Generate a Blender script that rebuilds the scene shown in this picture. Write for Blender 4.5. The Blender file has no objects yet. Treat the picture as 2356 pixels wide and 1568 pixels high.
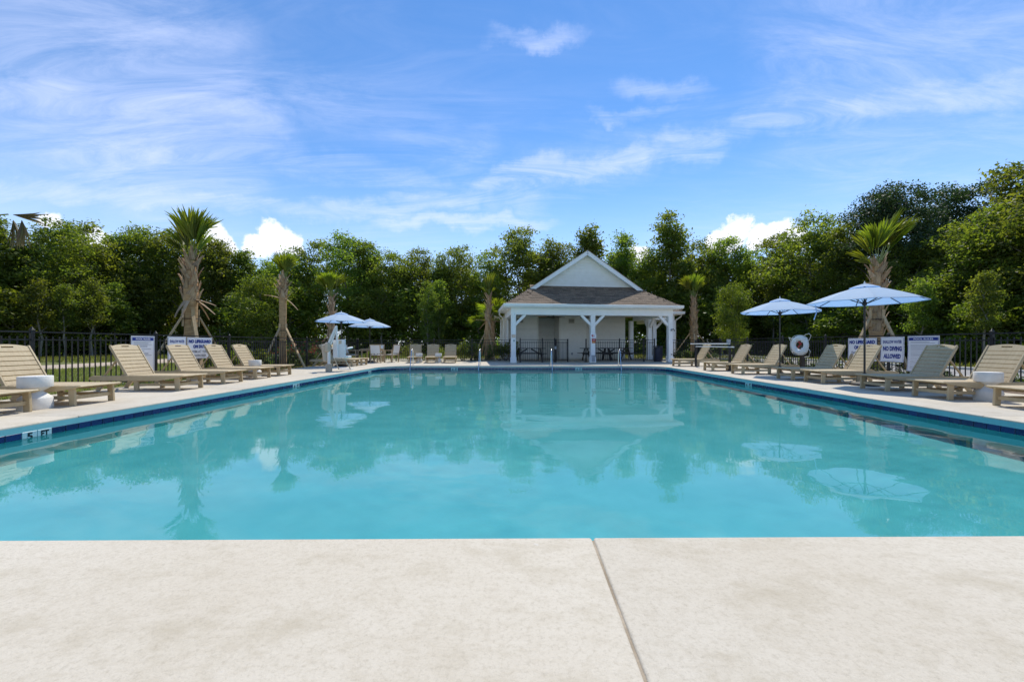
import bpy, bmesh, math, random
import numpy as np
from mathutils import Vector, Matrix, Euler
R = math.radians
PI = math.pi
random.seed(7)
scene = bpy.context.scene
col = scene.collection

# ------------------------------------------------------------------ camera
F = 890.0                       # focal length in units of a 2356 px wide picture
cam_d = bpy.data.cameras.new('camera')
cam_d.sensor_width = 36.0
cam_d.lens = 36.0 * F / 2356.0
cam_d.shift_x = -17 / 2356.0
cam_d.shift_y = 7 / 2356.0
cam_d.clip_end = 2000
cam_d.clip_start = 0.05
cam = bpy.data.objects.new('camera', cam_d)
col.objects.link(cam)
cam.location = (0, 0, 1.0)
cam.rotation_euler = (R(90), 0, 0)
scene.camera = cam

# ------------------------------------------------------------------ sky and sun
SUN_EL, SUN_AZ = R(57), R(16)    # azimuth measured from +Y towards +X
world = bpy.data.worlds.new('World')
scene.world = world
world.use_nodes = True
nt = world.node_tree
nt.nodes.clear()
N = nt.nodes.new
L = nt.links.new
out = N('ShaderNodeOutputWorld')
bg = N('ShaderNodeBackground')
bg.inputs['Strength'].default_value = 0.15
L(bg.outputs[0], out.inputs[0])
sky = N('ShaderNodeTexSky')
sky.sky_type = 'NISHITA'
sky.sun_disc = False
sky.sun_elevation = SUN_EL
sky.sun_rotation = SUN_AZ
sky.air_density = 1.0
sky.dust_density = 0.0
sky.ozone_density = 2.5
hs = N('ShaderNodeHueSaturation')
hs.inputs['Saturation'].default_value = 1.21
hs.inputs['Hue'].default_value = 0.503
hs.inputs['Value'].default_value = 0.92
L(sky.outputs[0], hs.inputs['Color'])
tc = N('ShaderNodeTexCoord')
sep = N('ShaderNodeSeparateXYZ')
L(tc.outputs['Generated'], sep.inputs[0])


def wm(op, a, b=None, c=None, clamp=False):
    n = N('ShaderNodeMath')
    n.operation = op
    n.use_clamp = clamp
    for i, v in enumerate((a, b, c)):
        if v is None:
            continue
        if isinstance(v, (int, float)):
            n.inputs[i].default_value = v
        else:
            L(v, n.inputs[i])
    return n.outputs[0]


wn = N('ShaderNodeTexNoise')
wn.inputs['Scale'].default_value = 7.0
wn.inputs['Detail'].default_value = 6
wn.inputs['Roughness'].default_value = 0.62
L(tc.outputs['Generated'], wn.inputs['Vector'])
ws = N('ShaderNodeVectorMath')
ws.operation = 'SUBTRACT'
L(wn.outputs['Color'], ws.inputs[0])
ws.inputs[1].default_value = (0.5, 0.5, 0.5)
wsc = N('ShaderNodeVectorMath')
wsc.operation = 'SCALE'
L(ws.outputs[0], wsc.inputs[0])
wsc.inputs['Scale'].default_value = 0.13
wadd = N('ShaderNodeVectorMath')
wadd.operation = 'ADD'
L(tc.outputs['Generated'], wadd.inputs[0])
L(wsc.outputs[0], wadd.inputs[1])
wnm = N('ShaderNodeVectorMath')
wnm.operation = 'NORMALIZE'
L(wadd.outputs[0], wnm.inputs[0])
WDIR = wnm.outputs[0]            # direction, warped a little so that cloud edges fray


def wdot(vec, raw=False):
    n = N('ShaderNodeVectorMath')
    n.operation = 'DOT_PRODUCT'
    L(tc.outputs['Generated'] if raw else WDIR, n.inputs[0])
    n.inputs[1].default_value = vec
    return n.outputs['Value']


def wramp(v, a, b, lo=0.0, hi=1.0):
    n = N('ShaderNodeMapRange')
    n.interpolation_type = 'SMOOTHSTEP'
    L(v, n.inputs[0])
    n.inputs[1].default_value = a
    n.inputs[2].default_value = b
    n.inputs[3].default_value = lo
    n.inputs[4].default_value = hi
    return n.outputs[0]


def wdir(px, py):
    return Vector(((px - 1195) / F, 1.0, (791 - py) / F)).normalized()


# cirrus: a thin layer at one height, seen in the coordinates of that layer
zc = wm('ADD', wm('MAXIMUM', sep.outputs[2], 0.0), 0.12)
qx = wm('DIVIDE', sep.outputs[0], zc)
qy = wm('DIVIDE', sep.outputs[1], zc)
comb = N('ShaderNodeCombineXYZ')
L(qx, comb.inputs[0])
L(qy, comb.inputs[1])


def wnoise(scale, loc, rot, stretch, detail=8, rough=0.6, dist=0.0):
    mp = N('ShaderNodeMapping')
    L(comb.outputs[0], mp.inputs[0])
    mp.inputs['Location'].default_value = loc
    mp.inputs['Rotation'].default_value = (0, 0, rot)
    mp.inputs['Scale'].default_value = stretch
    n = N('ShaderNodeTexNoise')
    n.inputs['Scale'].default_value = scale
    n.inputs['Detail'].default_value = detail
    n.inputs['Roughness'].default_value = rough
    n.inputs['Distortion'].default_value = dist
    L(mp.outputs[0], n.inputs['Vector'])
    return n.outputs[0]


fine = wnoise(2.6, (3.1, 1.7, 0), R(16), (0.55, 1.9, 1), 11, 0.7, 1.3)
broad = wnoise(0.55, (0.3, 5.2, 0), R(-8), (0.7, 1.3, 1), 5, 0.55, 0.4)


def blob(px, py, inner, outer):
    return wramp(wdot(wdir(px, py)), math.cos(R(outer)), math.cos(R(inner)))


def band(p0, p1, width, soft):
    n = wdir(*p0).cross(wdir(*p1)).normalized()
    return wramp(wm('ABSOLUTE', wdot(n)), math.sin(R(width + soft)), math.sin(R(width)))


def seg(p0, p1, width, soft, reach):
    mid = (wdir(*p0) + wdir(*p1)).normalized()
    lim = wramp(wdot(mid), math.cos(R(reach + 7)), math.cos(R(reach)))
    return wm('MULTIPLY', band(p0, p1, width, soft), lim)


masks = [(blob(320, 215, 0, 17), 0.60), (blob(40, 40, 0, 24), 0.30), (seg((60, 230), (520, 265), 0.2, 4.5, 10), 0.60), (seg((350, 120), (1050, 330), 0.4, 7, 18), 0.34), (seg((1150, 98), (1300, 88), 0.1, 1.7, 1), 0.56), (seg((1430, 185), (1600, 205), 0.1, 2.2, 1), 0.54),
         (seg((1390, 268), (1500, 256), 0.1, 1.5, 1), 0.5), (blob(2150, 60, 1, 20), 0.5),
         (seg((1080, 440), (2356, 165), 0.25, 3.4, 34), 0.74), (seg((700, 360), (1120, 445), 0.3, 3.6, 16), 0.5),
         (seg((1200, 430), (2250, 110), 0.8, 6, 26), 0.34), (seg((100, 440), (760, 478), 0.2, 2.2, 20), 0.62), (seg((880, 520), (1250, 505), 0.1, 1.8, 9), 0.66)]
acc = None
for m, w in masks:
    v = wm('MULTIPLY', m, w)
    acc = v if acc is None else wm('MAXIMUM', acc, v)
veil = wm('ADD', wm('MULTIPLY', wramp(broad, 0.40, 0.75), 0.34), 0.08)
acc = wm('MAXIMUM', acc, veil)
tex = wm('ADD', wm('MULTIPLY', wm('SUBTRACT', fine, 0.5), 1.9), wm('MULTIPLY', wm('SUBTRACT', broad, 0.5), 1.1))
cir = wm('MULTIPLY', wramp(wm('ADD', acc, wm('MULTIPLY', tex, wm('ADD', wm('MULTIPLY', acc, 1.1), 0.25))), 0.0, 1.35), 0.68, clamp=True)
# cumulus heads standing low over the wood
nz = N('ShaderNodeTexNoise')
nz.inputs['Scale'].default_value = 26
nz.inputs['Detail'].default_value = 7
nz.inputs['Roughness'].default_value = 0.62
L(tc.outputs['Generated'], nz.inputs['Vector'])
puff = None
for px, py, r in ((592, 566, 2.2), (630, 543, 2.5), (668, 566, 2.1), (492, 548, 2.1), (515, 562, 1.8), (1655, 558, 2.2), (1697, 534, 2.4), (1745, 546, 2.1),
                  (1790, 540, 2.3), (1830, 550, 1.9), (215, 548, 1.5), (115, 507, 1.1), (1470, 585, 1.8)):
    d = wm('ARCCOSINE', wdot(wdir(px, py), True))
    v = wm('SUBTRACT', 1.0, wm('DIVIDE', d, R(r)))
    puff = v if puff is None else wm('MAXIMUM', puff, v)
puff = wm('ADD', puff, wm('MULTIPLY', wm('SUBTRACT', nz.outputs[0], 0.5), 1.5))
cum = wramp(puff, 0.14, 0.42)
hz = wramp(sep.outputs[2], 0.02, 0.42, 0.66, 0.0)
m1 = N('ShaderNodeMixRGB')
L(hz, m1.inputs[0])
L(hs.outputs[0], m1.inputs[1])
m1.inputs[2].default_value = (3.9, 4.9, 7.2, 1)
m2 = N('ShaderNodeMixRGB')
L(cir, m2.inputs[0])
L(m1.outputs[0], m2.inputs[1])
m2.inputs[2].default_value = (4.9, 5.3, 6.9, 1)
m3 = N('ShaderNodeMixRGB')
L(cum, m3.inputs[0])
L(m2.outputs[0], m3.inputs[1])
m3.inputs[2].default_value = (5.9, 6.1, 6.7, 1)
L(m3.outputs[0], bg.inputs['Color'])

sun_d = bpy.data.lights.new('sun', 'SUN')
sun_d.energy = 3.35
sun_d.angle = R(0.53)
sun_d.cycles.is_caustics_light = True
sun_d.color = (1.0, 0.955, 0.87)
sun = bpy.data.objects.new('sun', sun_d)
col.objects.link(sun)
sun_dir = Vector((math.sin(SUN_AZ) * math.cos(SUN_EL), math.cos(SUN_AZ) * math.cos(SUN_EL), math.sin(SUN_EL)))
sun.rotation_euler = (-sun_dir).to_track_quat('-Z', 'Y').to_euler()
sun.location = (20, 60, 60)

scene.view_settings.view_transform = 'Standard'
scene.view_settings.look = 'None'
scene.view_settings.exposure = 0.36
scene.view_settings.gamma = 1.0
scene.view_settings.use_curve_mapping = False
scene.render.engine = 'CYCLES'
scene.cycles.use_denoising = True
scene.cycles.max_bounces = 8
scene.cycles.transparent_max_bounces = 12
scene.cycles.caustics_reflective = False
scene.cycles.caustics_refractive = True


# ------------------------------------------------------------------ materials
def new_mat(name):
    m = bpy.data.materials.new(name)
    m.use_nodes = True
    t = m.node_tree
    t.nodes.clear()
    o = t.nodes.new('ShaderNodeOutputMaterial')
    return m, t, o


def pmat(name, c1, c2=None, scale=8.0, rough=0.6, bump=0.0, bscale=None, metal=0.0, stretch=(1, 1, 1), spec=0.4, vary=0.0, lo=0.35, hi=0.65, detail=6):
    """noise-driven mix of two colours, fine bump, optional brightness shift from object to object"""
    m, t, o = new_mat(name)
    b = t.nodes.new('ShaderNodeBsdfPrincipled')
    t.links.new(b.outputs[0], o.inputs[0])
    b.inputs['Roughness'].default_value = rough
    b.inputs['Metallic'].default_value = metal
    b.inputs['Specular IOR Level'].default_value = spec
    c2 = c2 or tuple(min(1, x * 1.12) for x in c1)
    tcn = t.nodes.new('ShaderNodeTexCoord')
    mp = t.nodes.new('ShaderNodeMapping')
    mp.inputs['Scale'].default_value = stretch
    t.links.new(tcn.outputs['Object'], mp.inputs[0])
    n = t.nodes.new('ShaderNodeTexNoise')
    n.inputs['Scale'].default_value = scale
    n.inputs['Detail'].default_value = detail
    t.links.new(mp.outputs[0], n.inputs['Vector'])
    mr = t.nodes.new('ShaderNodeMapRange')
    mr.inputs[1].default_value = lo
    mr.inputs[2].default_value = hi
    t.links.new(n.outputs[0], mr.inputs[0])
    mx = t.nodes.new('ShaderNodeMixRGB')
    mx.inputs[1].default_value = (*c1, 1)
    mx.inputs[2].default_value = (*c2, 1)
    t.links.new(mr.outputs[0], mx.inputs[0])
    src = mx.outputs[0]
    if vary:
        oi = t.nodes.new('ShaderNodeObjectInfo')
        v = t.nodes.new('ShaderNodeMapRange')
        v.inputs[3].default_value = 1 - vary
        v.inputs[4].default_value = 1 + vary
        t.links.new(oi.outputs['Random'], v.inputs[0])
        h = t.nodes.new('ShaderNodeHueSaturation')
        t.links.new(v.outputs[0], h.inputs['Value'])
        t.links.new(src, h.inputs['Color'])
        src = h.outputs[0]
    t.links.new(src, b.inputs['Base Color'])
    if bump:
        n2 = t.nodes.new('ShaderNodeTexNoise')
        n2.inputs['Scale'].default_value = bscale or scale * 6
        n2.inputs['Detail'].default_value = 4
        t.links.new(mp.outputs[0], n2.inputs['Vector'])
        bp = t.nodes.new('ShaderNodeBump')
        bp.inputs['Strength'].default_value = bump
        bp.inputs['Distance'].default_value = 0.01
        t.links.new(n2.outputs[0], bp.inputs['Height'])
        t.links.new(bp.outputs[0], b.inputs['Normal'])
    return m


def leaf_mat(name, ca, cb, trans, tw=0.4, rough=0.5, hue=0.02):
    """leaf: diffuse front with some gloss, light coming through from behind; tint varies leaf by leaf and plant by plant"""
    m, t, o = new_mat(name)
    at = t.nodes.new('ShaderNodeAttribute')
    at.attribute_name = 'tint'
    mx = t.nodes.new('ShaderNodeMixRGB')
    mx.inputs[1].default_value = (*ca, 1)
    mx.inputs[2].default_value = (*cb, 1)
    t.links.new(at.outputs['Fac'], mx.inputs[0])
    oi = t.nodes.new('ShaderNodeObjectInfo')
    v = t.nodes.new('ShaderNodeMapRange')
    v.inputs[3].default_value = 0.85
    v.inputs[4].default_value = 1.35
    t.links.new(oi.outputs['Random'], v.inputs[0])
    hv = t.nodes.new('ShaderNodeMapRange')
    hv.inputs[3].default_value = 0.5 - hue
    hv.inputs[4].default_value = 0.5 + hue
    t.links.new(oi.outputs['Random'], hv.inputs[0])
    h = t.nodes.new('ShaderNodeHueSaturation')
    t.links.new(v.outputs[0], h.inputs['Value'])
    t.links.new(hv.outputs[0], h.inputs['Hue'])
    t.links.new(mx.outputs[0], h.inputs['Color'])
    b = t.nodes.new('ShaderNodeBsdfPrincipled')
    b.inputs['Roughness'].default_value = rough
    b.inputs['Specular IOR Level'].default_value = 0.3
    t.links.new(h.outputs[0], b.inputs['Base Color'])
    tr = t.nodes.new('ShaderNodeBsdfTranslucent')
    g = t.nodes.new('ShaderNodeMixRGB')
    g.blend_type = 'MULTIPLY'
    g.inputs[0].default_value = 1
    t.links.new(h.outputs[0], g.inputs[1])
    g.inputs[2].default_value = (*trans, 1)
    t.links.new(g.outputs[0], tr.inputs['Color'])
    ms = t.nodes.new('ShaderNodeMixShader')
    ms.inputs[0].default_value = tw
    t.links.new(b.outputs[0], ms.inputs[1])
    t.links.new(tr.outputs[0], ms.inputs[2])
    t.links.new(ms.outputs[0], o.inputs[0])
    return m


M = {}
M['white'] = pmat('white_paint', (0.83, 0.83, 0.81), (0.87, 0.87, 0.85), 3, 0.55, 0.03)
M['siding'] = pmat('siding_paint', (0.80, 0.78, 0.71), (0.84, 0.82, 0.76), 4, 0.6, 0.05, 60, vary=0.03)
M['trim'] = pmat('cream_trim', (0.72, 0.69, 0.60), (0.77, 0.74, 0.66), 4, 0.6)
M['chaise'] = pmat('tan_poly_lumber', (0.475, 0.365, 0.21), (0.535, 0.42, 0.25), 5, 0.55, 0.06, 90, stretch=(1, 6, 1), vary=0.05)
M['black'] = pmat('black_powder_coat', (0.012, 0.012, 0.013), (0.02, 0.02, 0.021), 6, 0.45)
M['bronze'] = pmat('dark_bronze', (0.035, 0.028, 0.022), (0.05, 0.04, 0.03), 6, 0.5)
M['chrome'] = pmat('polished_steel', (0.72, 0.72, 0.72), (0.8, 0.8, 0.8), 4, 0.16, metal=1.0)
M['stone'] = pmat('cast_stone', (0.66, 0.62, 0.55), (0.80, 0.77, 0.70), 5, 0.75, 0.25, 60)
M['tile'] = pmat('navy_tile', (0.005, 0.013, 0.080), (0.009, 0.024, 0.125), 2, 0.12, spec=0.6, vary=0.25)
M['marker'] = pmat('white_tile', (0.40, 0.54, 0.57), (0.46, 0.60, 0.63), 4, 0.2)
M['ink'] = pmat('black_glaze', (0.012, 0.014, 0.02), (0.02, 0.022, 0.03), 4, 0.3)
M['canvas'] = None
M['wood'] = pmat('stake_wood', (0.42, 0.29, 0.15), (0.52, 0.37, 0.2), 3, 0.75, 0.2, 30, stretch=(8, 8, 0.6), vary=0.12)
M['teak'] = pmat('weathered_teak', (0.36, 0.27, 0.16), (0.44, 0.34, 0.21), 4, 0.7, 0.1, 40, vary=0.08)
M['sling'] = pmat('white_sling', (0.72, 0.71, 0.68), (0.78, 0.77, 0.74), 40, 0.8)
M['plastic'] = pmat('white_plastic', (0.74, 0.74, 0.72), (0.79, 0.79, 0.77), 3, 0.4)
M['beige'] = pmat('beige_cover', (0.47, 0.40, 0.30), (0.54, 0.46, 0.35), 5, 0.6)
M['signw'] = pmat('sign_white', (0.76, 0.77, 0.79), (0.8, 0.81, 0.83), 2, 0.4)
M['signb'] = pmat('sign_blue', (0.015, 0.035, 0.22), (0.02, 0.045, 0.26), 2, 0.4)
M['signink'] = pmat('sign_grey_print', (0.16, 0.17, 0.2), (0.22, 0.23, 0.26), 2, 0.5)
M['red'] = pmat('red_print', (0.42, 0.03, 0.03), (0.5, 0.05, 0.04), 3, 0.5)
M['orange'] = pmat('orange_print', (0.55, 0.27, 0.06), (0.6, 0.32, 0.08), 3, 0.5)
M['grey'] = pmat('grey_metal', (0.33, 0.34, 0.36), (0.4, 0.41, 0.43), 5, 0.5)
M['bin'] = pmat('navy_bin', (0.018, 0.022, 0.045), (0.03, 0.034, 0.06), 3, 0.5)
M['roof'] = pmat('brown_shingle', (0.128, 0.088, 0.055), (0.235, 0.170, 0.112), 14, 0.9, 0.4, 120, vary=0.3)
M['trunk'] = pmat('palm_trunk', (0.33, 0.195, 0.088), (0.52, 0.345, 0.175), 5, 0.9, 0.8, 14, stretch=(1, 1, 5), lo=0.3, hi=0.7)
M['boot'] = pmat('palm_boot', (0.25, 0.155, 0.085), (0.45, 0.325, 0.195), 4, 0.85, 0.3, 30, stretch=(6, 6, 1), vary=0.25)
M['bark'] = pmat('tree_bark', (0.07, 0.058, 0.045), (0.15, 0.13, 0.10), 4, 0.9, 0.5, 20, stretch=(3, 3, 0.6))
M['palebark'] = pmat('pale_bark', (0.16, 0.145, 0.115), (0.26, 0.24, 0.20), 4, 0.9, 0.4, 20, stretch=(3, 3, 0.6))
M['rope'] = pmat('white_rope', (0.6, 0.58, 0.52), (0.7, 0.68, 0.62), 30, 0.8)
M['ring'] = pmat('white_foam_ring', (0.76, 0.75, 0.72), (0.8, 0.79, 0.77), 3, 0.5)
M['dark'] = pmat('dark_slot', (0.03, 0.03, 0.03), (0.04, 0.04, 0.04), 3, 0.8)
M['leaf'] = leaf_mat('broad_leaf', (0.060, 0.092, 0.020), (0.140, 0.162, 0.032), (2.9, 2.9, 1.0), 0.52)
M['leafy'] = leaf_mat('young_leaf', (0.085, 0.125, 0.018), (0.16, 0.19, 0.03), (2.0, 2.0, 0.7), 0.46)
M['needle'] = leaf_mat('pine_needle', (0.026, 0.048, 0.018), (0.058, 0.085, 0.026), (1.6, 1.8, 0.9), 0.3)
M['bush'] = leaf_mat('shrub_leaf', (0.06, 0.095, 0.02), (0.13, 0.16, 0.04), (1.8, 2.0, 0.8), 0.35)
M['petal'] = leaf_mat('red_petal', (0.42, 0.03, 0.03), (0.55, 0.08, 0.05), (1, 0.8, 0.8), 0.3)
M['frond'] = leaf_mat('palm_frond', (0.095, 0.130, 0.014), (0.19, 0.21, 0.028), (2.2, 2.2, 0.6), 0.45, 0.38)
M['dryfrond'] = leaf_mat('dry_frond', (0.16, 0.12, 0.06), (0.22, 0.2, 0.07), (1.3, 1.2, 0.8), 0.25, 0.6)
M['petiole'] = pmat('palm_petiole', (0.16, 0.20, 0.045), (0.24, 0.26, 0.07), 5, 0.5)
M['blade'] = leaf_mat('grass_blade', (0.11, 0.15, 0.024), (0.24, 0.23, 0.06), (1.7, 1.8, 0.8), 0.35)
M['mulch'] = pmat('bark_mulch', (0.10, 0.065, 0.04), (0.22, 0.155, 0.10), 22, 0.95, 0.9, 60)
M['dirt'] = pmat('sandy_track', (0.42, 0.33, 0.235), (0.54, 0.44, 0.33), 3, 0.95, 0.6, 25)
M['road'] = pmat('pale_road', (0.27, 0.255, 0.235), (0.36, 0.34, 0.315), 2, 0.9, 0.3, 60)
M['kerb'] = pmat('kerb_concrete', (0.55, 0.52, 0.46), (0.62, 0.59, 0.53), 4, 0.85, 0.2, 50)
M['lawn'] = pmat('lawn', (0.075, 0.100, 0.018), (0.21, 0.195, 0.055), 1.1, 0.95, 0.9, 30, lo=0.3, hi=0.7, detail=10)
M['filler'] = pmat('joint_sealant', (0.28, 0.225, 0.155), (0.42, 0.35, 0.26), 9, 0.9, 0.5, 60)
M['litter'] = pmat('forest_litter', (0.035, 0.030, 0.018), (0.075, 0.065, 0.032), 2, 0.95, 0.6, 14)
M['face'] = pmat('coping_face', (0.50, 0.47, 0.42), (0.55, 0.52, 0.47), 3, 0.7, 0.1, 60)
M['teal'] = pmat('teal_band', (0.185, 0.44, 0.47), (0.215, 0.49, 0.52), 3, 0.55, 0.05, 60)
M['plaster'] = pmat('pool_plaster', (0.145, 0.62, 0.645), (0.195, 0.70, 0.725), 1.6, 0.7, 0.1, 40)


def fabric():
    m, t, o = new_mat('pale_blue_canvas')
    b = t.nodes.new('ShaderNodeBsdfPrincipled')
    b.inputs['Roughness'].default_value = 0.85
    b.inputs['Specular IOR Level'].default_value = 0.1
    n = t.nodes.new('ShaderNodeTexNoise')
    n.inputs['Scale'].default_value = 3
    tcn = t.nodes.new('ShaderNodeTexCoord')
    t.links.new(tcn.outputs['Object'], n.inputs['Vector'])
    mx = t.nodes.new('ShaderNodeMixRGB')
    mx.inputs[1].default_value = (0.64, 0.755, 0.87, 1)
    mx.inputs[2].default_value = (0.69, 0.80, 0.90, 1)
    t.links.new(n.outputs[0], mx.inputs[0])
    t.links.new(mx.outputs[0], b.inputs['Base Color'])
    tr = t.nodes.new('ShaderNodeBsdfTranslucent')
    tr.inputs['Color'].default_value = (0.30, 0.57, 1.0, 1)
    ms = t.nodes.new('ShaderNodeMixShader')
    ms.inputs[0].default_value = 0.42
    t.links.new(b.outputs[0], ms.inputs[1])
    t.links.new(tr.outputs[0], ms.inputs[2])
    t.links.new(ms.outputs[0], o.inputs[0])
    return m


M['canvas'] = fabric()


def deck_mat():
    m, t, o = new_mat('deck_concrete')
    b = t.nodes.new('ShaderNodeBsdfPrincipled')
    b.inputs['Roughness'].default_value = 0.85
    b.inputs['Specular IOR Level'].default_value = 0.25
    t.links.new(b.outputs[0], o.inputs[0])
    g = t.nodes.new('ShaderNodeNewGeometry')

    def noise(scale, detail, rough=0.6, stretch=None, loc=None):
        n = t.nodes.new('ShaderNodeTexNoise')
        n.inputs['Scale'].default_value = scale
        n.inputs['Detail'].default_value = detail
        n.inputs['Roughness'].default_value = rough
        if stretch or loc:
            mp = t.nodes.new('ShaderNodeMapping')
            mp.inputs['Scale'].default_value = stretch or (1, 1, 1)
            mp.inputs['Location'].default_value = loc or (0, 0, 0)
            t.links.new(g.outputs['Position'], mp.inputs[0])
            t.links.new(mp.outputs[0], n.inputs['Vector'])
        else:
            t.links.new(g.outputs['Position'], n.inputs['Vector'])
        return n.outputs[0]

    def ramp(v, a, b_, lo=0, hi=1):
        r = t.nodes.new('ShaderNodeMapRange')
        for i, q in ((1, a), (2, b_), (3, lo), (4, hi)):
            r.inputs[i].default_value = q
        t.links.new(v, r.inputs[0])
        return r.outputs[0]

    def mix(f, a, b_, blend='MIX'):
        x = t.nodes.new('ShaderNodeMixRGB')
        x.blend_type = blend
        if isinstance(f, float):
            x.inputs[0].default_value = f
        else:
            t.links.new(f, x.inputs[0])
        for i, q in ((1, a), (2, b_)):
            if isinstance(q, tuple):
                x.inputs[i].default_value = (*q, 1)
            else:
                t.links.new(q, x.inputs[i])
        return x.outputs[0]

    def mul(a, b_):
        x = t.nodes.new('ShaderNodeMath')
        x.operation = 'MULTIPLY'
        for i, q in ((0, a), (1, b_)):
            if isinstance(q, float):
                x.inputs[i].default_value = q
            else:
                t.links.new(q, x.inputs[i])
        return x.outputs[0]
    c = mix(ramp(noise(0.9, 5), 0.35, 0.65), (0.575, 0.508, 0.398), (0.62, 0.557, 0.448))
    c = mix(mul(ramp(noise(2.3, 6, 0.7, (1, 1.6, 1), (4, 2, 0)), 0.50, 0.74), 0.62), c, (0.41, 0.345, 0.235))       # tan stains
    c = mix(mul(ramp(noise(13, 7, 0.78, (1, 1.5, 1), (2, 9, 0)), 0.47, 0.70), 0.42), c, (0.43, 0.365, 0.26))
    c = mix(mul(ramp(noise(48, 5, 0.8), 0.50, 0.68), 0.55), c, (0.39, 0.335, 0.245))          # knock-down texture
    c = mix(mul(ramp(noise(180, 2, 0.8), 0.60, 0.72), 0.4), c, (0.29, 0.24, 0.18))
    c = mix(mul(ramp(noise(9, 3, 0.5, None, (1, 7, 2)), 0.72, 0.78), 0.5), c, (0.62, 0.60, 0.55))
    t.links.new(c, b.inputs['Base Color'])
    bp = t.nodes.new('ShaderNodeBump')
    bp.inputs['Strength'].default_value = 0.6
    bp.inputs['Distance'].default_value = 0.004
    t.links.new(noise(85, 5, 0.7), bp.inputs['Height'])
    t.links.new(bp.outputs[0], b.inputs['Normal'])
    return m


M['deck'] = deck_mat()


def water_mat():
    m, t, o = new_mat('pool_water')
    tp = t.nodes.new('ShaderNodeBsdfRefraction')
    tp.inputs['Color'].default_value = (0.80, 0.975, 0.99, 1)
    tp.inputs['Roughness'].default_value = 0.0
    tp.inputs['IOR'].default_value = 1.33
    gl = t.nodes.new('ShaderNodeBsdfGlossy')
    gl.inputs['Roughness'].default_value = 0.0
    fr = t.nodes.new('ShaderNodeFresnel')
    fr.inputs['IOR'].default_value = 1.52
    g = t.nodes.new('ShaderNodeNewGeometry')
    mp = t.nodes.new('ShaderNodeMapping')
    mp.inputs['Scale'].default_value = (1, 1.3, 1)
    t.links.new(g.outputs['Position'], mp.inputs[0])
    n1 = t.nodes.new('ShaderNodeTexNoise')
    n1.inputs['Scale'].default_value = 19
    n1.inputs['Detail'].default_value = 3
    n1.inputs['Distortion'].default_value = 0.8
    t.links.new(mp.outputs[0], n1.inputs['Vector'])
    n2 = t.nodes.new('ShaderNodeTexNoise')
    n2.inputs['Scale'].default_value = 1.1
    n2.inputs['Detail'].default_value = 2
    t.links.new(mp.outputs[0], n2.inputs['Vector'])
    # calmer and more ruffled patches
    n3 = t.nodes.new('ShaderNodeTexNoise')
    n3.inputs['Scale'].default_value = 0.35
    n3.inputs['Detail'].default_value = 2
    t.links.new(mp.outputs[0], n3.inputs['Vector'])
    r3 = t.nodes.new('ShaderNodeMapRange')
    r3.inputs[1].default_value = 0.35
    r3.inputs[2].default_value = 0.65
    r3.inputs[3].default_value = 0.10
    r3.inputs[4].default_value = 1.0
    t.links.new(n3.outputs[0], r3.inputs[0])
    mu = t.nodes.new('ShaderNodeMath')
    mu.operation = 'MULTIPLY'
    t.links.new(n1.outputs[0], mu.inputs[0])
    t.links.new(r3.outputs[0], mu.inputs[1])
    b1 = t.nodes.new('ShaderNodeBump')
    b1.inputs['Strength'].default_value = 1.0
    b1.inputs["Distance"].default_value = 0.00024
    t.links.new(mu.outputs[0], b1.inputs['Height'])
    b2 = t.nodes.new('ShaderNodeBump')
    b2.inputs['Strength'].default_value = 1.0
    b2.inputs['Distance'].default_value = 0.0002
    t.links.new(n2.outputs[0], b2.inputs['Height'])
    t.links.new(b1.outputs[0], b2.inputs['Normal'])
    t.links.new(b2.outputs[0], gl.inputs['Normal'])
    t.links.new(b2.outputs[0], tp.inputs['Normal'])
    t.links.new(b2.outputs[0], fr.inputs['Normal'])
    ms = t.nodes.new('ShaderNodeMixShader')
    t.links.new(fr.outputs[0], ms.inputs[0])
    t.links.new(tp.outputs[0], ms.inputs[1])
    t.links.new(gl.outputs[0], ms.inputs[2])
    t.links.new(ms.outputs[0], o.inputs[0])
    return m


M['water'] = water_mat()


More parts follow.
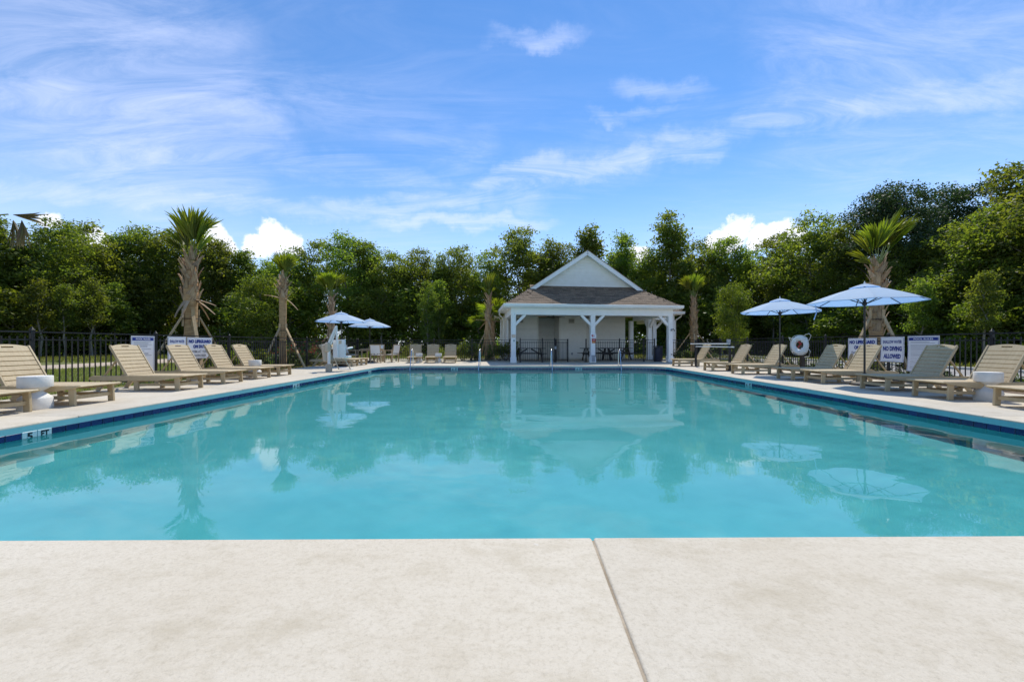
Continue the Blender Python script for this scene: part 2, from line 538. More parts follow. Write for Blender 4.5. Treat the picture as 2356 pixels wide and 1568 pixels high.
# ------------------------------------------------------------------ helpers
class MB:
    def __init__(s):
        s.v, s.f = [], []

    def add(s, vs, fs):
        k = len(s.v)
        s.v += [tuple(p) for p in vs]
        s.f += [tuple(i + k for i in f) for f in fs]
        return s

    def box(s, c, d, mat=None):
        cx, cy, cz = c
        x, y, z = d[0] / 2, d[1] / 2, d[2] / 2
        vs = [Vector((i * x, j * y, k * z)) for k in (-1, 1) for j in (-1, 1) for i in (-1, 1)]
        if mat is not None:
            vs = [mat @ p for p in vs]
        vs = [p + Vector(c) for p in vs]
        return s.add(vs, [(0, 2, 3, 1), (4, 5, 7, 6), (0, 1, 5, 4), (2, 6, 7, 3), (0, 4, 6, 2), (1, 3, 7, 5)])

    def bar(s, a, b, w, h, up=(0, 0, 1)):
        """board from a to b; w is its width across, h its height along up"""
        a, b = Vector(a), Vector(b)
        d = (b - a).normalized()
        u = Vector(up)
        sd = d.cross(u)
        if sd.length < 1e-4:
            sd = d.cross(Vector((0, 1, 0)))
        sd.normalize()
        u = sd.cross(d).normalized()
        vs = []
        for p in (a, b):
            for i, j in ((-1, -1), (1, -1), (1, 1), (-1, 1)):
                vs.append(p + sd * (i * w / 2) + u * (j * h / 2))
        return s.add(vs, [(0, 1, 2, 3), (7, 6, 5, 4), (0, 4, 5, 1), (1, 5, 6, 2), (2, 6, 7, 3), (3, 7, 4, 0)])

    def tube(s, pts, r, n=8, cap=True):
        pts = [Vector(p) for p in pts]
        rs = r if isinstance(r, (list, tuple)) else [r] * len(pts)
        ref = Vector((0.31, 0.2, 0.93))
        d0 = (pts[1] - pts[0]).normalized()
        if abs(d0.dot(ref)) > 0.95:
            ref = Vector((1, 0.1, 0))
        rings = []
        for i, p in enumerate(pts):
            d = (pts[min(i + 1, len(pts) - 1)] - pts[max(i - 1, 0)]).normalized()
            a = d.cross(ref).normalized()
            b = d.cross(a).normalized()
            ref = -(a.cross(d)).normalized() if False else b.cross(a) * 0 + ref
            rings.append([p + (a * math.cos(2 * PI * k / n) + b * math.sin(2 * PI * k / n)) * rs[i] for k in range(n)])
        vs = [q for ring in rings for q in ring]
        fs = []
        for i in range(len(pts) - 1):
            for k in range(n):
                k2 = (k + 1) % n
                fs.append((i * n + k, i * n + k2, (i + 1) * n + k2, (i + 1) * n + k))
        if cap:
            fs.append(tuple(range(n - 1, -1, -1)))
            fs.append(tuple((len(pts) - 1) * n + k for k in range(n)))
        return s.add(vs, fs)

    def lathe(s, prof, n=24, c=(0, 0, 0)):
        vs = [(c[0] + r * math.cos(2 * PI * k / n), c[1] + r * math.sin(2 * PI * k / n), c[2] + z) for r, z in prof for k in range(n)]
        fs = []
        for i in range(len(prof) - 1):
            for k in range(n):
                k2 = (k + 1) % n
                fs.append((i * n + k, i * n + k2, (i + 1) * n + k2, (i + 1) * n + k))
        if prof[0][0] > 1e-6:
            fs.append(tuple(range(n - 1, -1, -1)))
        if prof[-1][0] > 1e-6:
            fs.append(tuple((len(prof) - 1) * n + k for k in range(n)))
        return s.add(vs, fs)

    def prism(s, poly, z0, z1):
        n = len(poly)
        vs = [(p[0], p[1], z0) for p in poly] + [(p[0], p[1], z1) for p in poly]
        fs = [tuple(range(n - 1, -1, -1)), tuple(range(n, 2 * n))]
        fs += [(i, (i + 1) % n, n + (i + 1) % n, n + i) for i in range(n)]
        return s.add(vs, fs)

    def mesh(s, name, mat, smooth=False, bevel=0.0, seg=1):
        me = bpy.data.meshes.new(name)
        me.from_pydata([tuple(p) for p in s.v], [], s.f)
        if bevel:
            bm = bmesh.new()
            bm.from_mesh(me)
            es = [e for e in bm.edges if len(e.link_faces) == 2 and e.calc_face_angle(0) > 0.6]
            bmesh.ops.bevel(bm, geom=es, offset=bevel, segments=seg, affect='EDGES', profile=0.5)
            bm.to_mesh(me)
            bm.free()
        if smooth:
            me.polygons.foreach_set('use_smooth', [True] * len(me.polygons))
            me.set_sharp_from_angle(angle=R(40))
        me.materials.append(mat)
        me.update()
        return me

    def build(s, name, mat, parent=None, smooth=False, bevel=0.0, seg=1, loc=None, rot=None):
        return link(name, s.mesh(name, mat, smooth, bevel, seg), parent, loc, rot)


def link(name, me, parent=None, loc=None, rot=None):
    o = bpy.data.objects.new(name, me)
    col.objects.link(o)
    if parent is not None:
        o.parent = parent
    if loc is not None:
        o.location = loc
    if rot is not None:
        o.rotation_euler = rot
    return o


def tag(o, label=None, cat=None, group=None, kind=None):
    for k, v in (('label', label), ('category', cat), ('group', group), ('kind', kind)):
        if v:
            o[k] = v
    return o


def thing(name, loc, label, cat, group=None, rz=0.0):
    o = bpy.data.objects.new(name, None)
    o.empty_display_size = 0.2
    col.objects.link(o)
    o.location = loc
    o.rotation_euler = (0, 0, rz)
    return tag(o, label, cat, group)


def copy_tree(o, parent=None):
    c = o.copy()
    col.objects.link(c)
    c.parent = parent
    for ch in o.children:
        copy_tree(ch, c)
    return c


def quad_mesh(name, V, mat, tint=None, k=4):
    """many separate faces of k corners: V has shape (n, k, 3)"""
    n = len(V)
    me = bpy.data.meshes.new(name)
    me.vertices.add(n * k)
    me.vertices.foreach_set('co', np.ascontiguousarray(V, dtype=np.float32).ravel())
    me.loops.add(n * k)
    me.loops.foreach_set('vertex_index', np.arange(n * k, dtype=np.int32))
    me.polygons.add(n)
    me.polygons.foreach_set('loop_start', np.arange(0, n * k, k, dtype=np.int32))
    me.polygons.foreach_set('loop_total', np.full(n, k, dtype=np.int32))
    if tint is not None:
        a = me.attributes.new('tint', 'FLOAT', 'FACE')
        a.data.foreach_set('value', np.asarray(tint, dtype=np.float32))
    me.materials.append(mat)
    me.update(calc_edges=True)
    return me


def leaf_quads(rng, P, size, up=0.5, aspect=0.55):
    """a rhombic leaf at every point"""
    n = len(P)
    nrm = rng.normal(size=(n, 3))
    nrm[:, 2] = np.abs(nrm[:, 2]) + up
    nrm /= np.linalg.norm(nrm, axis=1)[:, None]
    a = np.cross(nrm, rng.normal(size=(n, 3)))
    a /= np.linalg.norm(a, axis=1)[:, None] + 1e-9
    b = np.cross(nrm, a)
    s = size * (0.6 + 0.8 * rng.random(n))[:, None]
    a = a * s
    b = b * s * aspect
    bend = nrm * s * 0.12
    return np.stack([P - a + bend, P - b * 0.9 - a * 0.1, P + a + bend, P + b * 0.9 - a * 0.1], axis=1)


# ------------------------------------------------------------------ ground, pool and deck
WAVE = 0.32
WZ = -0.172                      # water level
XL, XR, YN, YF = -6.15, 6.47, 2.0, 17.8
RC = 1.35                        # radius of the far corners


def near_y(x):                   # the near edge runs very slightly askew
    return 2.002 + 0.009 * x


def arc(cx, cy, a0, a1, r, n=10):
    return [(cx + r * math.cos(a0 + (a1 - a0) * i / n), cy + r * math.sin(a0 + (a1 - a0) * i / n)) for i in range(n + 1)]


def pool_outline(d=0.0):
    r = RC - 0 + d * 0
    return ([(XL - d, near_y(XL) - d), (XR + d, near_y(XR) - d)] + arc(XR - RC, YF - RC, 0, PI / 2, RC + d) + arc(XL + RC, YF - RC, PI / 2, PI, RC + d))


ground = MB()
xs, ys = [-420, XL - 0.5, XR + 0.5, 420], [-60, 1.6, YF + 0.4, 620]
for j in range(4):
    for i in range(4):
        ground.v.append((xs[i], ys[j], -0.07))
for j in range(3):
    for i in range(3):
        if (i, j) != (1, 1):
            a = j * 4 + i
            ground.f.append((a, a + 1, a + 5, a + 4))
tag(ground.build('lawn_ground', M['lawn']), kind='structure')

basin = thing('pool_basin', (0, 0, 0), None, None)
del_keys = [k for k in ('label', 'category') if k in basin]
tag(basin, kind='structure')


def strip(outline, z0, z1, closed=True):
    n = len(outline)
    vs = [(p[0], p[1], z0) for p in outline] + [(p[0], p[1], z1) for p in outline]
    fs = [(i, (i + 1) % n, n + (i + 1) % n, n + i) for i in range(n if closed else n - 1)]
    return MB().add(vs, fs)


ol = pool_outline(0.012)
strip(ol, -1.62, -0.21).build('pool_wall', M['plaster'], basin)
MB().add([(p[0], p[1], -1.55) for p in pool_outline(0.1)], [tuple(range(len(ol)))]).build('pool_floor', M['plaster'], basin)
g = pool_outline(0.010)
strip(g, -0.215, -0.095).build('grout_band', M['marker'], basin)
# face of the coping: pale concrete along the far end, teal render down the sides
far = [p for p in pool_outline(-0.004) if p[1] > YF - RC + 0.35]
strip(far, -0.1, -0.022, closed=False).build('coping_face', M['face'], basin)
side_r = [(XR - .004, near_y(XR))] + [p for p in arc(XR - RC, YF - RC, 0, PI / 2, RC - .004) if p[1] <= YF - RC + 0.55]
strip(side_r, -0.1, -0.022, closed=False).build('coping_face', M['teal'], basin)
side_l = [p for p in arc(XL + RC, YF - RC, PI / 2, PI, RC - .004) if p[1] <= YF - RC + 0.55] + [(XL + .004, near_y(XL))]
strip(side_l, -0.1, -0.022, closed=False).build('coping_face', M['teal'], basin)
# gently rippled surface, real waves of a few millimetres
gx = np.arange(XL - 0.02, XR + 0.06, 0.055)
gy = np.concatenate([np.arange(1.88, 7.0, 0.04), np.arange(7.0, YF + 0.06, 0.07)])
GX_, GY_ = np.meshgrid(gx, gy)
rwv = np.random.default_rng(9)
H_ = np.zeros_like(GX_)
for i in range(46):
    lam = 0.17 * (1.1 / 0.17) ** rwv.random()
    th = rwv.normal() * 0.9 + 1.1
    kx, ky = 2 * PI / lam * math.cos(th), 2 * PI / lam * math.sin(th)
    H_ += 0.0052 * WAVE * lam / (2 * PI) * np.sin(kx * GX_ + ky * GY_ + rwv.random() * 6.28)
calm = 0.55 + 0.45 * np.sin(GX_ * 0.9 + 1.3 * np.sin(GY_ * 0.6)) * np.sin(GY_ * 0.7 + 0.8 * np.sin(GX_ * 0.5))
H_ *= calm
ny_, nx2 = GX_.shape
idx = np.arange(ny_ * nx2).reshape(ny_, nx2)
Q = np.stack([idx[:-1, :-1], idx[:-1, 1:], idx[1:, 1:], idx[1:, :-1]], -1).reshape(-1, 4)
wme = bpy.data.meshes.new('water')
wme.vertices.add(ny_ * nx2)
wme.vertices.foreach_set('co', np.stack([GX_, GY_, WZ + H_], -1).astype(np.float32).ravel())
wme.loops.add(Q.size)
wme.loops.foreach_set('vertex_index', Q.astype(np.int32).ravel())
wme.polygons.add(len(Q))
wme.polygons.foreach_set('loop_start', np.arange(0, Q.size, 4, dtype=np.int32))
wme.polygons.foreach_set('loop_total', np.full(len(Q), 4, dtype=np.int32))
wme.polygons.foreach_set('use_smooth', np.ones(len(Q), dtype=bool))
wme.materials.append(M['water'])
wme.update(calc_edges=True)
wat = tag(link('water', wme), kind='structure')
wat.cycles.is_caustics_caster = True
for o in basin.children:
    o.cycles.is_caustics_receiver = True
# waterline tiles, each one its own
tile_me = MB().box((0, 0, 0), (0.146, 0.014, 0.108)).mesh('tile', M['tile'], bevel=0.003)
mark_me = MB().box((0, 0, 0), (0.150, 0.016, 0.112)).mesh('marker_tile', M['marker'], bevel=0.003)
path = [(XL, 3.0)] + [(p[0], p[1]) for p in reversed(arc(XL + RC, YF - RC, PI / 2, PI, RC))] + list(reversed(arc(XR - RC, YF - RC, 0, PI / 2, RC))) + [(XR, 3.0)]
seglen = [math.dist(path[i], path[i + 1]) for i in range(len(path) - 1)]
total = sum(seglen)


def at_path(s):
    for i, q in enumerate(seglen):
        if s <= q or i == len(seglen) - 1:
            t = s / q
            a, b = path[i], path[i + 1]
            return (a[0] + (b[0] - a[0]) * t, a[1] + (b[1] - a[1]) * t), math.atan2(b[1] - a[1], b[0] - a[0])
        s -= q


def text_mesh(name, s, size, mat, bold=0.0, width=None, height=None):
    cu = bpy.data.curves.new(name, 'FONT')
    cu.body = s
    cu.size = size
    cu.align_x = 'CENTER'
    cu.align_y = 'CENTER'
    cu.offset = bold
    cu.resolution_u = 2
    cu.fill_mode = 'FRONT'
    o = bpy.data.objects.new(name, cu)
    col.objects.link(o)
    dg = bpy.context.evaluated_depsgraph_get()
    me = bpy.data.meshes.new_from_object(o.evaluated_get(dg))
    bpy.data.objects.remove(o)
    bpy.data.curves.remove(cu)
    co = np.array([v.co[:] for v in me.vertices])
    if len(co):
        lo, hi = co.min(0), co.max(0)
        co -= (lo + hi) / 2
        if width:
            co[:, 0] *= width / (hi[0] - lo[0])
        if height:
            co[:, 1] *= height / (hi[1] - lo[1])
        me.vertices.foreach_set('co', co.astype(np.float32).ravel())
    me.name = name
    me.materials.clear()
    me.materials.append(mat)
    me.update()
    return me


def s_of(x, y):
    best = min(range(int(total / 0.05)), key=lambda k: math.dist(at_path(k * 0.05)[0], (x, y)))
    return best * 0.05


PITCH = 0.1545
marks = {}
for x, y, txt in ((XL, 4.88, '5 FT'), (XL, 10.5, '4 FT'), (XL, 15.9, '4 FT'), (XR, 11.0, '4 FT'), (-3.13, YF, '4 FT'), (2.65, YF, '4 FT')):
    k = round(s_of(x, y) / PITCH)
    marks[k] = txt.split()[0]
    marks[k + 1] = txt.split()[1]
txt_me = {c: text_mesh('numeral', c, 0.1, M['ink'], 0.004, width=(0.085 if len(c) > 1 else 0.06), height=0.085) for c in ('5', '4', 'FT')}
s0 = (4.3 - 3.0)
k = int(s0 / PITCH)
while k * PITCH < total - s0:
    (x, y), a = at_path(k * PITCH)
    if k in marks:
        t = link('marker_tile', mark_me, basin, (x, y, -0.152), (0, 0, a))
        link('numeral', txt_me[marks[k]], t, (0, -0.0095, 0), (R(90), 0, 0))
    else:
        link('tile', tile_me, basin, (x, y, -0.152), (0, 0, a))
    k += 1

# deck: poured slabs with open joints, rounded lip towards the pool
deck = thing('pool_deck', (0, 0, 0), None, None)
tag(deck, kind='structure')
DXL, DXR, DYF = -9.25, 10.0, 22.45


def slab(poly, z0=-0.1):
    MB().prism(poly, z0, 0.0).build('slab', M['deck'], deck, smooth=True, bevel=0.013, seg=3)


J = 0.004
cuts = [-16, -6.3, 0.378, 6.9, 16]
for a, b in zip(cuts, cuts[1:]):
    slab([(a + J, -2.5), (b - J * 1.1, -2.5), (b - J * 1.1, near_y(b)), (a + J, near_y(a))] if (XL <= b and a < XR) else [(a + J, -2.5), (b - J, -2.5), (b - J, near_y(b)), (a + J, near_y(a))])
MB().box((0.376, -0.24, -0.055), (0.03, 4.46, 0.09)).build('joint_filler', M['filler'], deck)
ycuts = [2.4, 5.4, 8.6, 11.8, 15.0, YF - RC]
ly, ry = near_y(XL), near_y(XR)
yl = [near_y(-7)] + ycuts[1:]
for a, b in zip(yl, yl[1:]):
    slab([(DXL, a + 0.002), (XL, a + 0.002), (XL, b - 0.002), (DXL, b - 0.002)])
    slab([(XR, a + 0.12 if a < 2.2 else a + 0.002), (DXR, a + 0.12 if a < 2.2 else a + 0.002), (DXR, b - 0.002), (XR, b - 0.002)])
slab([(DXL, YF - RC + .002), (XL, YF - RC + .002)] + list(reversed(arc(XL + RC, YF - RC, PI / 2, PI, RC)))[1:] + [(XL + RC, DYF), (DXL, DYF)])
xc = [XL + RC, -1.6, 1.7, XR - RC]
for a, b in zip(xc, xc[1:]):
    slab([(a + .002, YF), (b - .002, YF), (b - .002, DYF), (a + .002, DYF)])
slab([(XR - RC + .002, YF)] + list(reversed(arc(XR - RC, YF - RC, 0, PI / 2, RC)))[1:-1] + [(XR, YF - RC), (DXR, YF - RC), (DXR, DYF), (XR - RC + .002, DYF)])
MB().box((0.45, 24.6, -0.05), (22, 4.27, 0.09)).build('pavilion_floor', M['deck'], deck)

# planting beds, road and track beyond the fence
mul = MB()
for p in ([(DXR + .01, -2), (11.9, -2), (11.9, 23), (DXR + .01, 23)], [(-11.2, 14), (-9.26, 14), (-9.26, 24.2), (-11.2, 24.2)], [(-9.26, 22.47), (-1.2, 22.47), (-1.2, 24.2), (-9.26, 24.2)],
          [(9.1, 22.47), (11.9, 22.47), (11.9, 26), (9.1, 26)]):
    mul.add([(a, b, -0.045) for a, b in p], [(0, 1, 2, 3)])
tag(mul.build('mulch_ground', M['mulch']), kind='structure')
tag(MB().add([(13.6, -20, -0.06), (18.4, -20, -0.06), (18.4, 60, -0.06), (13.6, 60, -0.06)], [(0, 1, 2, 3)]).build('road', M['road']), kind='structure')
kb = MB()
for x in (13.45, 18.55):
    kb.box((x, 20, -0.02), (0.16, 80, 0.14))
tag(kb.build('road_kerb', M['kerb'], bevel=0.02), kind='structure')
rng = np.random.default_rng(5)
tr = MB()
ys_ = np.linspace(6, 60, 28)
lft = [(-24.3 + 0.8 * math.sin(y * .4) + rng.normal() * .2, y) for y in ys_]
rgt = [(-19.6 + 0.7 * math.sin(y * .33 + 1) + rng.normal() * .25, y) for y in ys_]
tr.add([(*p, -0.06) for p in lft] + [(*p, -0.06) for p in rgt], [(i, 28 + i, 29 + i, i + 1) for i in range(27)])
tag(tr.build('dirt_path', M['dirt']), kind='structure')
ff = MB()
ff.add([(-120, 10, -.06), (-46, 10, -.06), (-46, 46, -.06), (-120, 46, -.06)], [(0, 1, 2, 3)])
ff.add([(-120, 46, -.06), (120, 46, -.06), (120, 120, -.06), (-120, 120, -.06)], [(0, 1, 2, 3)])
ff.add([(28, -10, -.06), (120, -10, -.06), (120, 46, -.06), (28, 46, -.06)], [(0, 1, 2, 3)])
tag(ff.build('forest_ground', M['litter']), kind='structure')


def blades(name, n, boxes, h, w, seed):
    rg = np.random.default_rng(seed)
    area = np.array([(b[1] - b[0]) * (b[3] - b[2]) for b in boxes])
    pick = rg.choice(len(boxes), n, p=area / area.sum())
    B = np.array(boxes)[pick]
    x = B[:, 0] + (B[:, 1] - B[:, 0]) * rg.random(n)
    y = B[:, 2] + (B[:, 3] - B[:, 2]) * rg.random(n)
    a = rg.random(n) * 2 * PI
    hh = h * (0.5 + rg.random(n))
    ww = w * (0.6 + .8 * rg.random(n))
    base = np.stack([x, y, np.full(n, -0.07)], 1)
    sd = np.stack([np.cos(a), np.sin(a), np.zeros(n)], 1) * ww[:, None]
    lean = rg.normal(size=(n, 3)) * 0.4
    lean[:, 2] = 1
    tip = base + lean * hh[:, None]
    V = np.stack([base - sd, base + sd, tip], 1)
    return tag(link(name, quad_mesh(name, V, M['blade'], rg.random(n), 3)), kind='stuff')


blades('grass', 52000, [(-13.5, -9.3, 3, 24), (-19.5, -13.5, 8, 26), (-9.2, -1.4, 22.6, 27), (11.9, 13.3, 4, 24), (9.2, 13, 22.6, 29)], 0.09, 0.008, 3)
blades('grass_verge', 26000, [(18.7, 27, 8, 30), (-40, -24.8, 22, 44), (-19, 20, 27, 44)], 0.16, 0.03, 4)


# ------------------------------------------------------------------ fences
picket_me = MB().box((0, 0, 0.615), (0.017, 0.017, 1.07)).mesh('picket', M['black'])
post_me = MB().box((0, 0, 0.635), (0.056, 0.056, 1.27)).box((0, 0, 1.276), (0.066, 0.066, 0.014)).mesh('fence_post', M['black'], bevel=0.004)
cap_me = MB().lathe([(0.030, 0), (0.030, .012), (0.02, .022), (0.012, .03), (0.016, .042), (0.0, .056)], 10).mesh('post_cap', M['black'], smooth=True)


def fence(label, p0, p1, posts=True, step=0.112, span=2.4, group=None, z=0.0, every=None):
    a, b = Vector((*p0, z)), Vector((*p1, z))
    d = b - a
    n = d.length
    rz = math.atan2(d.y, d.x)
    t = thing('metal_fence', a, label, 'fence', group, rz)
    for zz, hh in ((1.235, 0.028), (1.085, 0.025), (0.10, 0.028)):
        MB().box((n / 2, 0, zz), (n, 0.026, hh)).build('rail', M['black'], t)
    k = max(1, round(n / span))
    at = every or [n * i / k for i in range(k + 1)]
    for s in at:
        o = link('fence_post', post_me, t, (s, 0, 0))
        link('post_cap', cap_me, o, (0, 0, 1.283))
    m = int(n / step)
    for i in range(1, m + 1):
        s = i * n / (m + 1)
        if min(abs(s - q) for q in at) > 0.04:
            link('picket', picket_me, t, (s, 0, 0))
    return t


FX, GX, BY = -9.45, 10.45, 22.55
fence('black metal picket fence along the lounger side with the palm track behind', (FX, 2.6), (FX, BY), every=[0.1, 2.35, 4.9, 7.45, 10, 12.4, 14.6, 17.2, 19.9])
fence('black metal picket fence behind the three facing loungers, up to the pavilion', (FX + 0.05, BY), (-0.55, BY))
fence('black metal picket fence along the kerbed road side behind the life ring', (GX, BY), (GX, 2.6), every=[0.05, 2.4, 4.8, 7.2, 9.35, 11.6, 14.0, 16.4, 18.6, 19.9])
fence('short black metal fence between pavilion corner post and road side fence', (8.55, BY), (GX - .05, BY))


# ------------------------------------------------------------------ pavilion
PY = R(7.3)
pav = thing('pavilion', (-0.32, 20.5, 0), 'white open pavilion with brown shingle roof and lap-sided gable at the pool end', 'pavilion', None, PY)
W = 8.79
PITCHR = 0.667
OV, EZ = 0.45, 3.08
UC = W / 2
HALF = UC + OV
RIDGE = EZ + HALF * PITCHR
GV = 1.10                           # gable verge, measured back from the front columns
GZ = EZ + (GV + OV) * PITCHR


def column(u, v, top=2.55, base=True):
    c = MB().box((u, v, top / 2), (0.25, 0.25, top)).build('column', M['white'], pav, bevel=0.008)
    if base:
        MB().box((u, v, 0.15), (0.31, 0.31, 0.30)).build('column_base', M['white'], c, bevel=0.01)
    return c


cols = [column(0, 0), column(4.33, 0), column(W, 0), column(W, 2.5), column(W + 2.0, 3.3), column(8.52, 4.6), column(9.8, 3.9)]
# beams
MB().box((W / 2, 0, 2.745), (W + 0.27, 0.27, 0.39)).build('beam', M['white'], pav, bevel=0.006)
MB().box((0, 2.4, 2.745), (0.264, 4.5, 0.386)).build('beam', M['white'], pav, bevel=0.006)
MB().box((W, 2.4, 2.745), (0.264, 4.5, 0.386)).build('beam', M['white'], pav, bevel=0.006)
MB().box((W + 1.07, 3.3, 2.745), (1.9, 0.25, 0.38)).build('beam', M['white'], pav, bevel=0.006)
MB().box((W + 2.0, 5.9, 2.745), (0.25, 5.2, 0.384)).build('beam', M['white'], pav, bevel=0.006)


def brace(u, v, du, dv=0.0, z0=2.03, run=0.54):
    d = Vector((du, dv, 0))
    a = Vector((u, v, z0)) + d * 0.10
    b = Vector((u, v, 2.57)) + d * (0.10 + run)
    up = Vector((0, 0, 1))
    MB().bar(a, b, 0.15, 0.14, up).build('brace', M['white'], pav, bevel=0.005)


brace(0, 0, 1)
brace(4.33, 0, 1)
brace(4.33, 0, -1)
brace(W, 0, -1)
brace(W, 2.5, 0, -1)
brace(W, 2.5, 0, 1)
brace(W + 2.0, 3.3, -1)
brace(9.8, 3.9, 1)

# roof bodies (board sheathing under the shingles)
rb = MB()
A = [(-OV, -OV, EZ), (W + OV, -OV, EZ), (-OV + GV + OV, GV, GZ), (W - GV, GV, GZ)]
rb.add([A[0], A[1], A[3], A[2]], [(0, 1, 2, 3)])
rb.add([(GV, GV, GZ), (W - GV, GV, GZ), (W - GV, GV + .42, GZ + .42 * PITCHR), (GV, GV + .42, GZ + .42 * PITCHR)], [(0, 1, 2, 3)])
BK = 8.0
rb.add([(-OV, -OV, EZ), (GV, GV, GZ), (UC, GV - .0, RIDGE), (UC, BK, RIDGE), (-OV, BK, EZ)], [(0, 1, 2, 3, 4)])
rb.add([(W + OV, -OV, EZ), (W - GV, GV, GZ), (UC, GV, RIDGE), (UC, BK, RIDGE), (W + OV, BK, EZ)], [(4, 3, 2, 1, 0)])
rb.add([(-OV, BK, EZ), (W + OV, BK, EZ), (UC, BK, RIDGE)], [(0, 1, 2)])
roof = rb.build('roof', M['roof'], pav)
# cross wing behind
cw = MB()
U0, U1, V0, V1, CP = -OV - 0.02, W + 2.0 + OV, 2.85, 8.95, 0.5
vm = (V0 + V1) / 2
rz_ = EZ - 0.03 + (vm - V0) * CP
rr = (vm - V0)
cw.add([(U0, V0, EZ - .03), (U1, V0, EZ - .03), (U1, V1, EZ - .03), (U0, V1, EZ - .03), (U0 + rr, vm, rz_), (U1 - rr, vm, rz_)],
       [(0, 1, 5, 4), (1, 2, 5), (2, 3, 4, 5), (3, 0, 4)])
cw.build('wing_roof', M['roof'], pav)
# shingle tabs: front skirt one by one, side slopes as courses
sl = math.sqrt(1 + PITCHR ** 2)
course, tabw = 0.142, 0.42
skirt = (GV + OV + 0.28) * sl
rg = random.Random(3)
ang = math.atan(PITCHR)
tab_mes = [MB().box((0, 0, 0), (tabw * w_ - 0.006, course * 1.12, 0.012)).mesh('shingle', M['roof']) for w_ in (1.0, 0.72, 1.22)]
nfront = int(skirt / course)
for i in range(nfront):
    s = (i + 0.5) * course
    ins = s / sl
    u = -OV + ins + 0.02 - rg.random() * 0.2
    if ins > GV + OV:
        u = GV + 0.25 + (ins - GV - OV) - rg.random() * .1
    end = (W + OV - ins - 0.02) if ins <= GV + OV else W - u
    while u < end - 0.1:
        q = rg.randrange(3)
        wq = tabw * (1.0, 0.72, 1.22)[q]
        if u + wq > end + 0.06:
            q, wq = 1, tabw * 0.72
        uc = min(max(u + wq / 2, -OV + ins + wq / 2 - 0.03), end - wq / 2 + 0.03)
        if i > 0 or True:
            o = link('shingle', tab_mes[q], roof, (uc, -OV + ins, EZ + ins * PITCHR + 0.012 + 0.004 * (i % 2)), (ang - 0.035, 0, 0))
        u += wq
sc = MB()
for side in (-1, 1):
    L_all = HALF * sl
    for i in range(int(L_all / course)):
        s = (i + 0.5) * course
        ins = s / sl
        v0 = -OV + ins if ins < GV + OV else GV + 0.02
        uu = UC + side * (HALF - ins)
        mt = Matrix.Rotation(side * ang, 3, 'Y')
        v = v0
        while v < BK - 0.2:
            wq = tabw * rg.uniform(0.8, 1.6)
            sc.box((uu, v + wq / 2, EZ + ins * PITCHR + 0.012), (course * 1.1, wq - 0.01, 0.012), Matrix.Rotation(side * (ang - 0.03), 3, 'Y'))
            v += wq
o = sc.build('shingles', M['roof'], pav)
o['kind'] = 'stuff'
sw = MB()
cang = math.atan(CP)
for i in range(int(rr * math.sqrt(1 + CP * CP) / course)):
    ins = (i + .5) * course / math.sqrt(1 + CP * CP)
    u = U0 + ins
    while u < U1 - ins - .2:
        wq = tabw * rg.uniform(.8, 1.6)
        sw.box((u + wq / 2, V0 + ins, EZ - .03 + ins * CP + .012), (wq - .01, course * 1.1, .012), Matrix.Rotation(cang - .03, 3, 'X'))
        u += wq
    v = V0 + ins
    while v < V1 - ins - .2:
        wq = tabw * rg.uniform(.8, 1.6)
        sw.box((U1 - ins, v + wq / 2, EZ - .03 + ins * CP + .012), (course * 1.1, wq - .01, .012), Matrix.Rotation(cang - .03, 3, 'Y'))
        v += wq
o = sw.build('wing_shingles', M['roof'], pav)
o['kind'] = 'stuff'

# gable: planks, rakes
GW = GV + 0.30
zb = EZ + (GW + OV) * PITCHR - 0.03
gable = MB().add([(UC - (RIDGE - zb) / PITCHR, GW + .06, zb), (UC + (RIDGE - zb) / PITCHR, GW + .06, zb), (UC, GW + .06, RIDGE)], [(0, 1, 2)]).build('gable_wall', M['siding'], pav)
pz = zb
while pz < RIDGE - 0.25:
    h0 = (RIDGE - 0.10 - pz) / PITCHR
    h1 = (RIDGE - 0.10 - pz - 0.19) / PITCHR
    vs = [(UC - h0, GW + .022, pz), (UC + h0, GW + .022, pz), (UC + h1, GW + .042, pz + .185), (UC - h1, GW + .042, pz + .185),
          (UC - h0, GW + .05, pz), (UC + h0, GW + .05, pz), (UC + h1, GW + .05, pz + .185), (UC - h1, GW + .05, pz + .185)]
    MB().add(vs, [(0, 1, 2, 3), (0, 4, 5, 1), (3, 2, 6, 7), (0, 3, 7, 4), (1, 5, 6, 2)]).build('siding_plank', M['siding'], gable)
    pz += 0.178
for s in (-1, 1):
    run = HALF - GV - OV + 0.16
    a = Vector((UC + s * run, GV - 0.02, RIDGE - run * PITCHR - 0.075))
    b = Vector((UC, GV - 0.02, RIDGE - 0.075))
    MB().bar(a, b, 0.05, 0.24).build('rake_board', M['white'], pav)
    a2, b2 = a + Vector((0, 0.18, -0.06)), b + Vector((0, 0.18, -0.06))
    MB().bar(a2, b2, 0.30, 0.03).build('rake_soffit', M['white'], pav)
    # ridge-to-eave edge of the upper roof, standing a little proud
    MB().bar(a + Vector((0, -0.02, 0.13)), b + Vector((0, -0.02, 0.13)), 0.07, 0.025).build('drip_edge', M['roof'], pav)
# soffit, fascia and gutter
so = MB()
so.box((UC, -OV / 2 - 0.07, 2.925), (W + 2 * OV - 0.02, OV - 0.12, 0.02))
so.box((-OV / 2 - 0.07, 4.2, 2.925), (OV - 0.12, 8.2, 0.02))
so.box((W + OV / 2 + 0.07, 1.6, 2.925), (OV - 0.12, 3.2, 0.02))
so.box((W + 1.25, V0 + .24, 2.89), (2.3, .42, .02))
so.box((W + 2.24, 5.9, 2.89), (.42, 6.0, .02))
so.build('soffit', M['white'], pav)


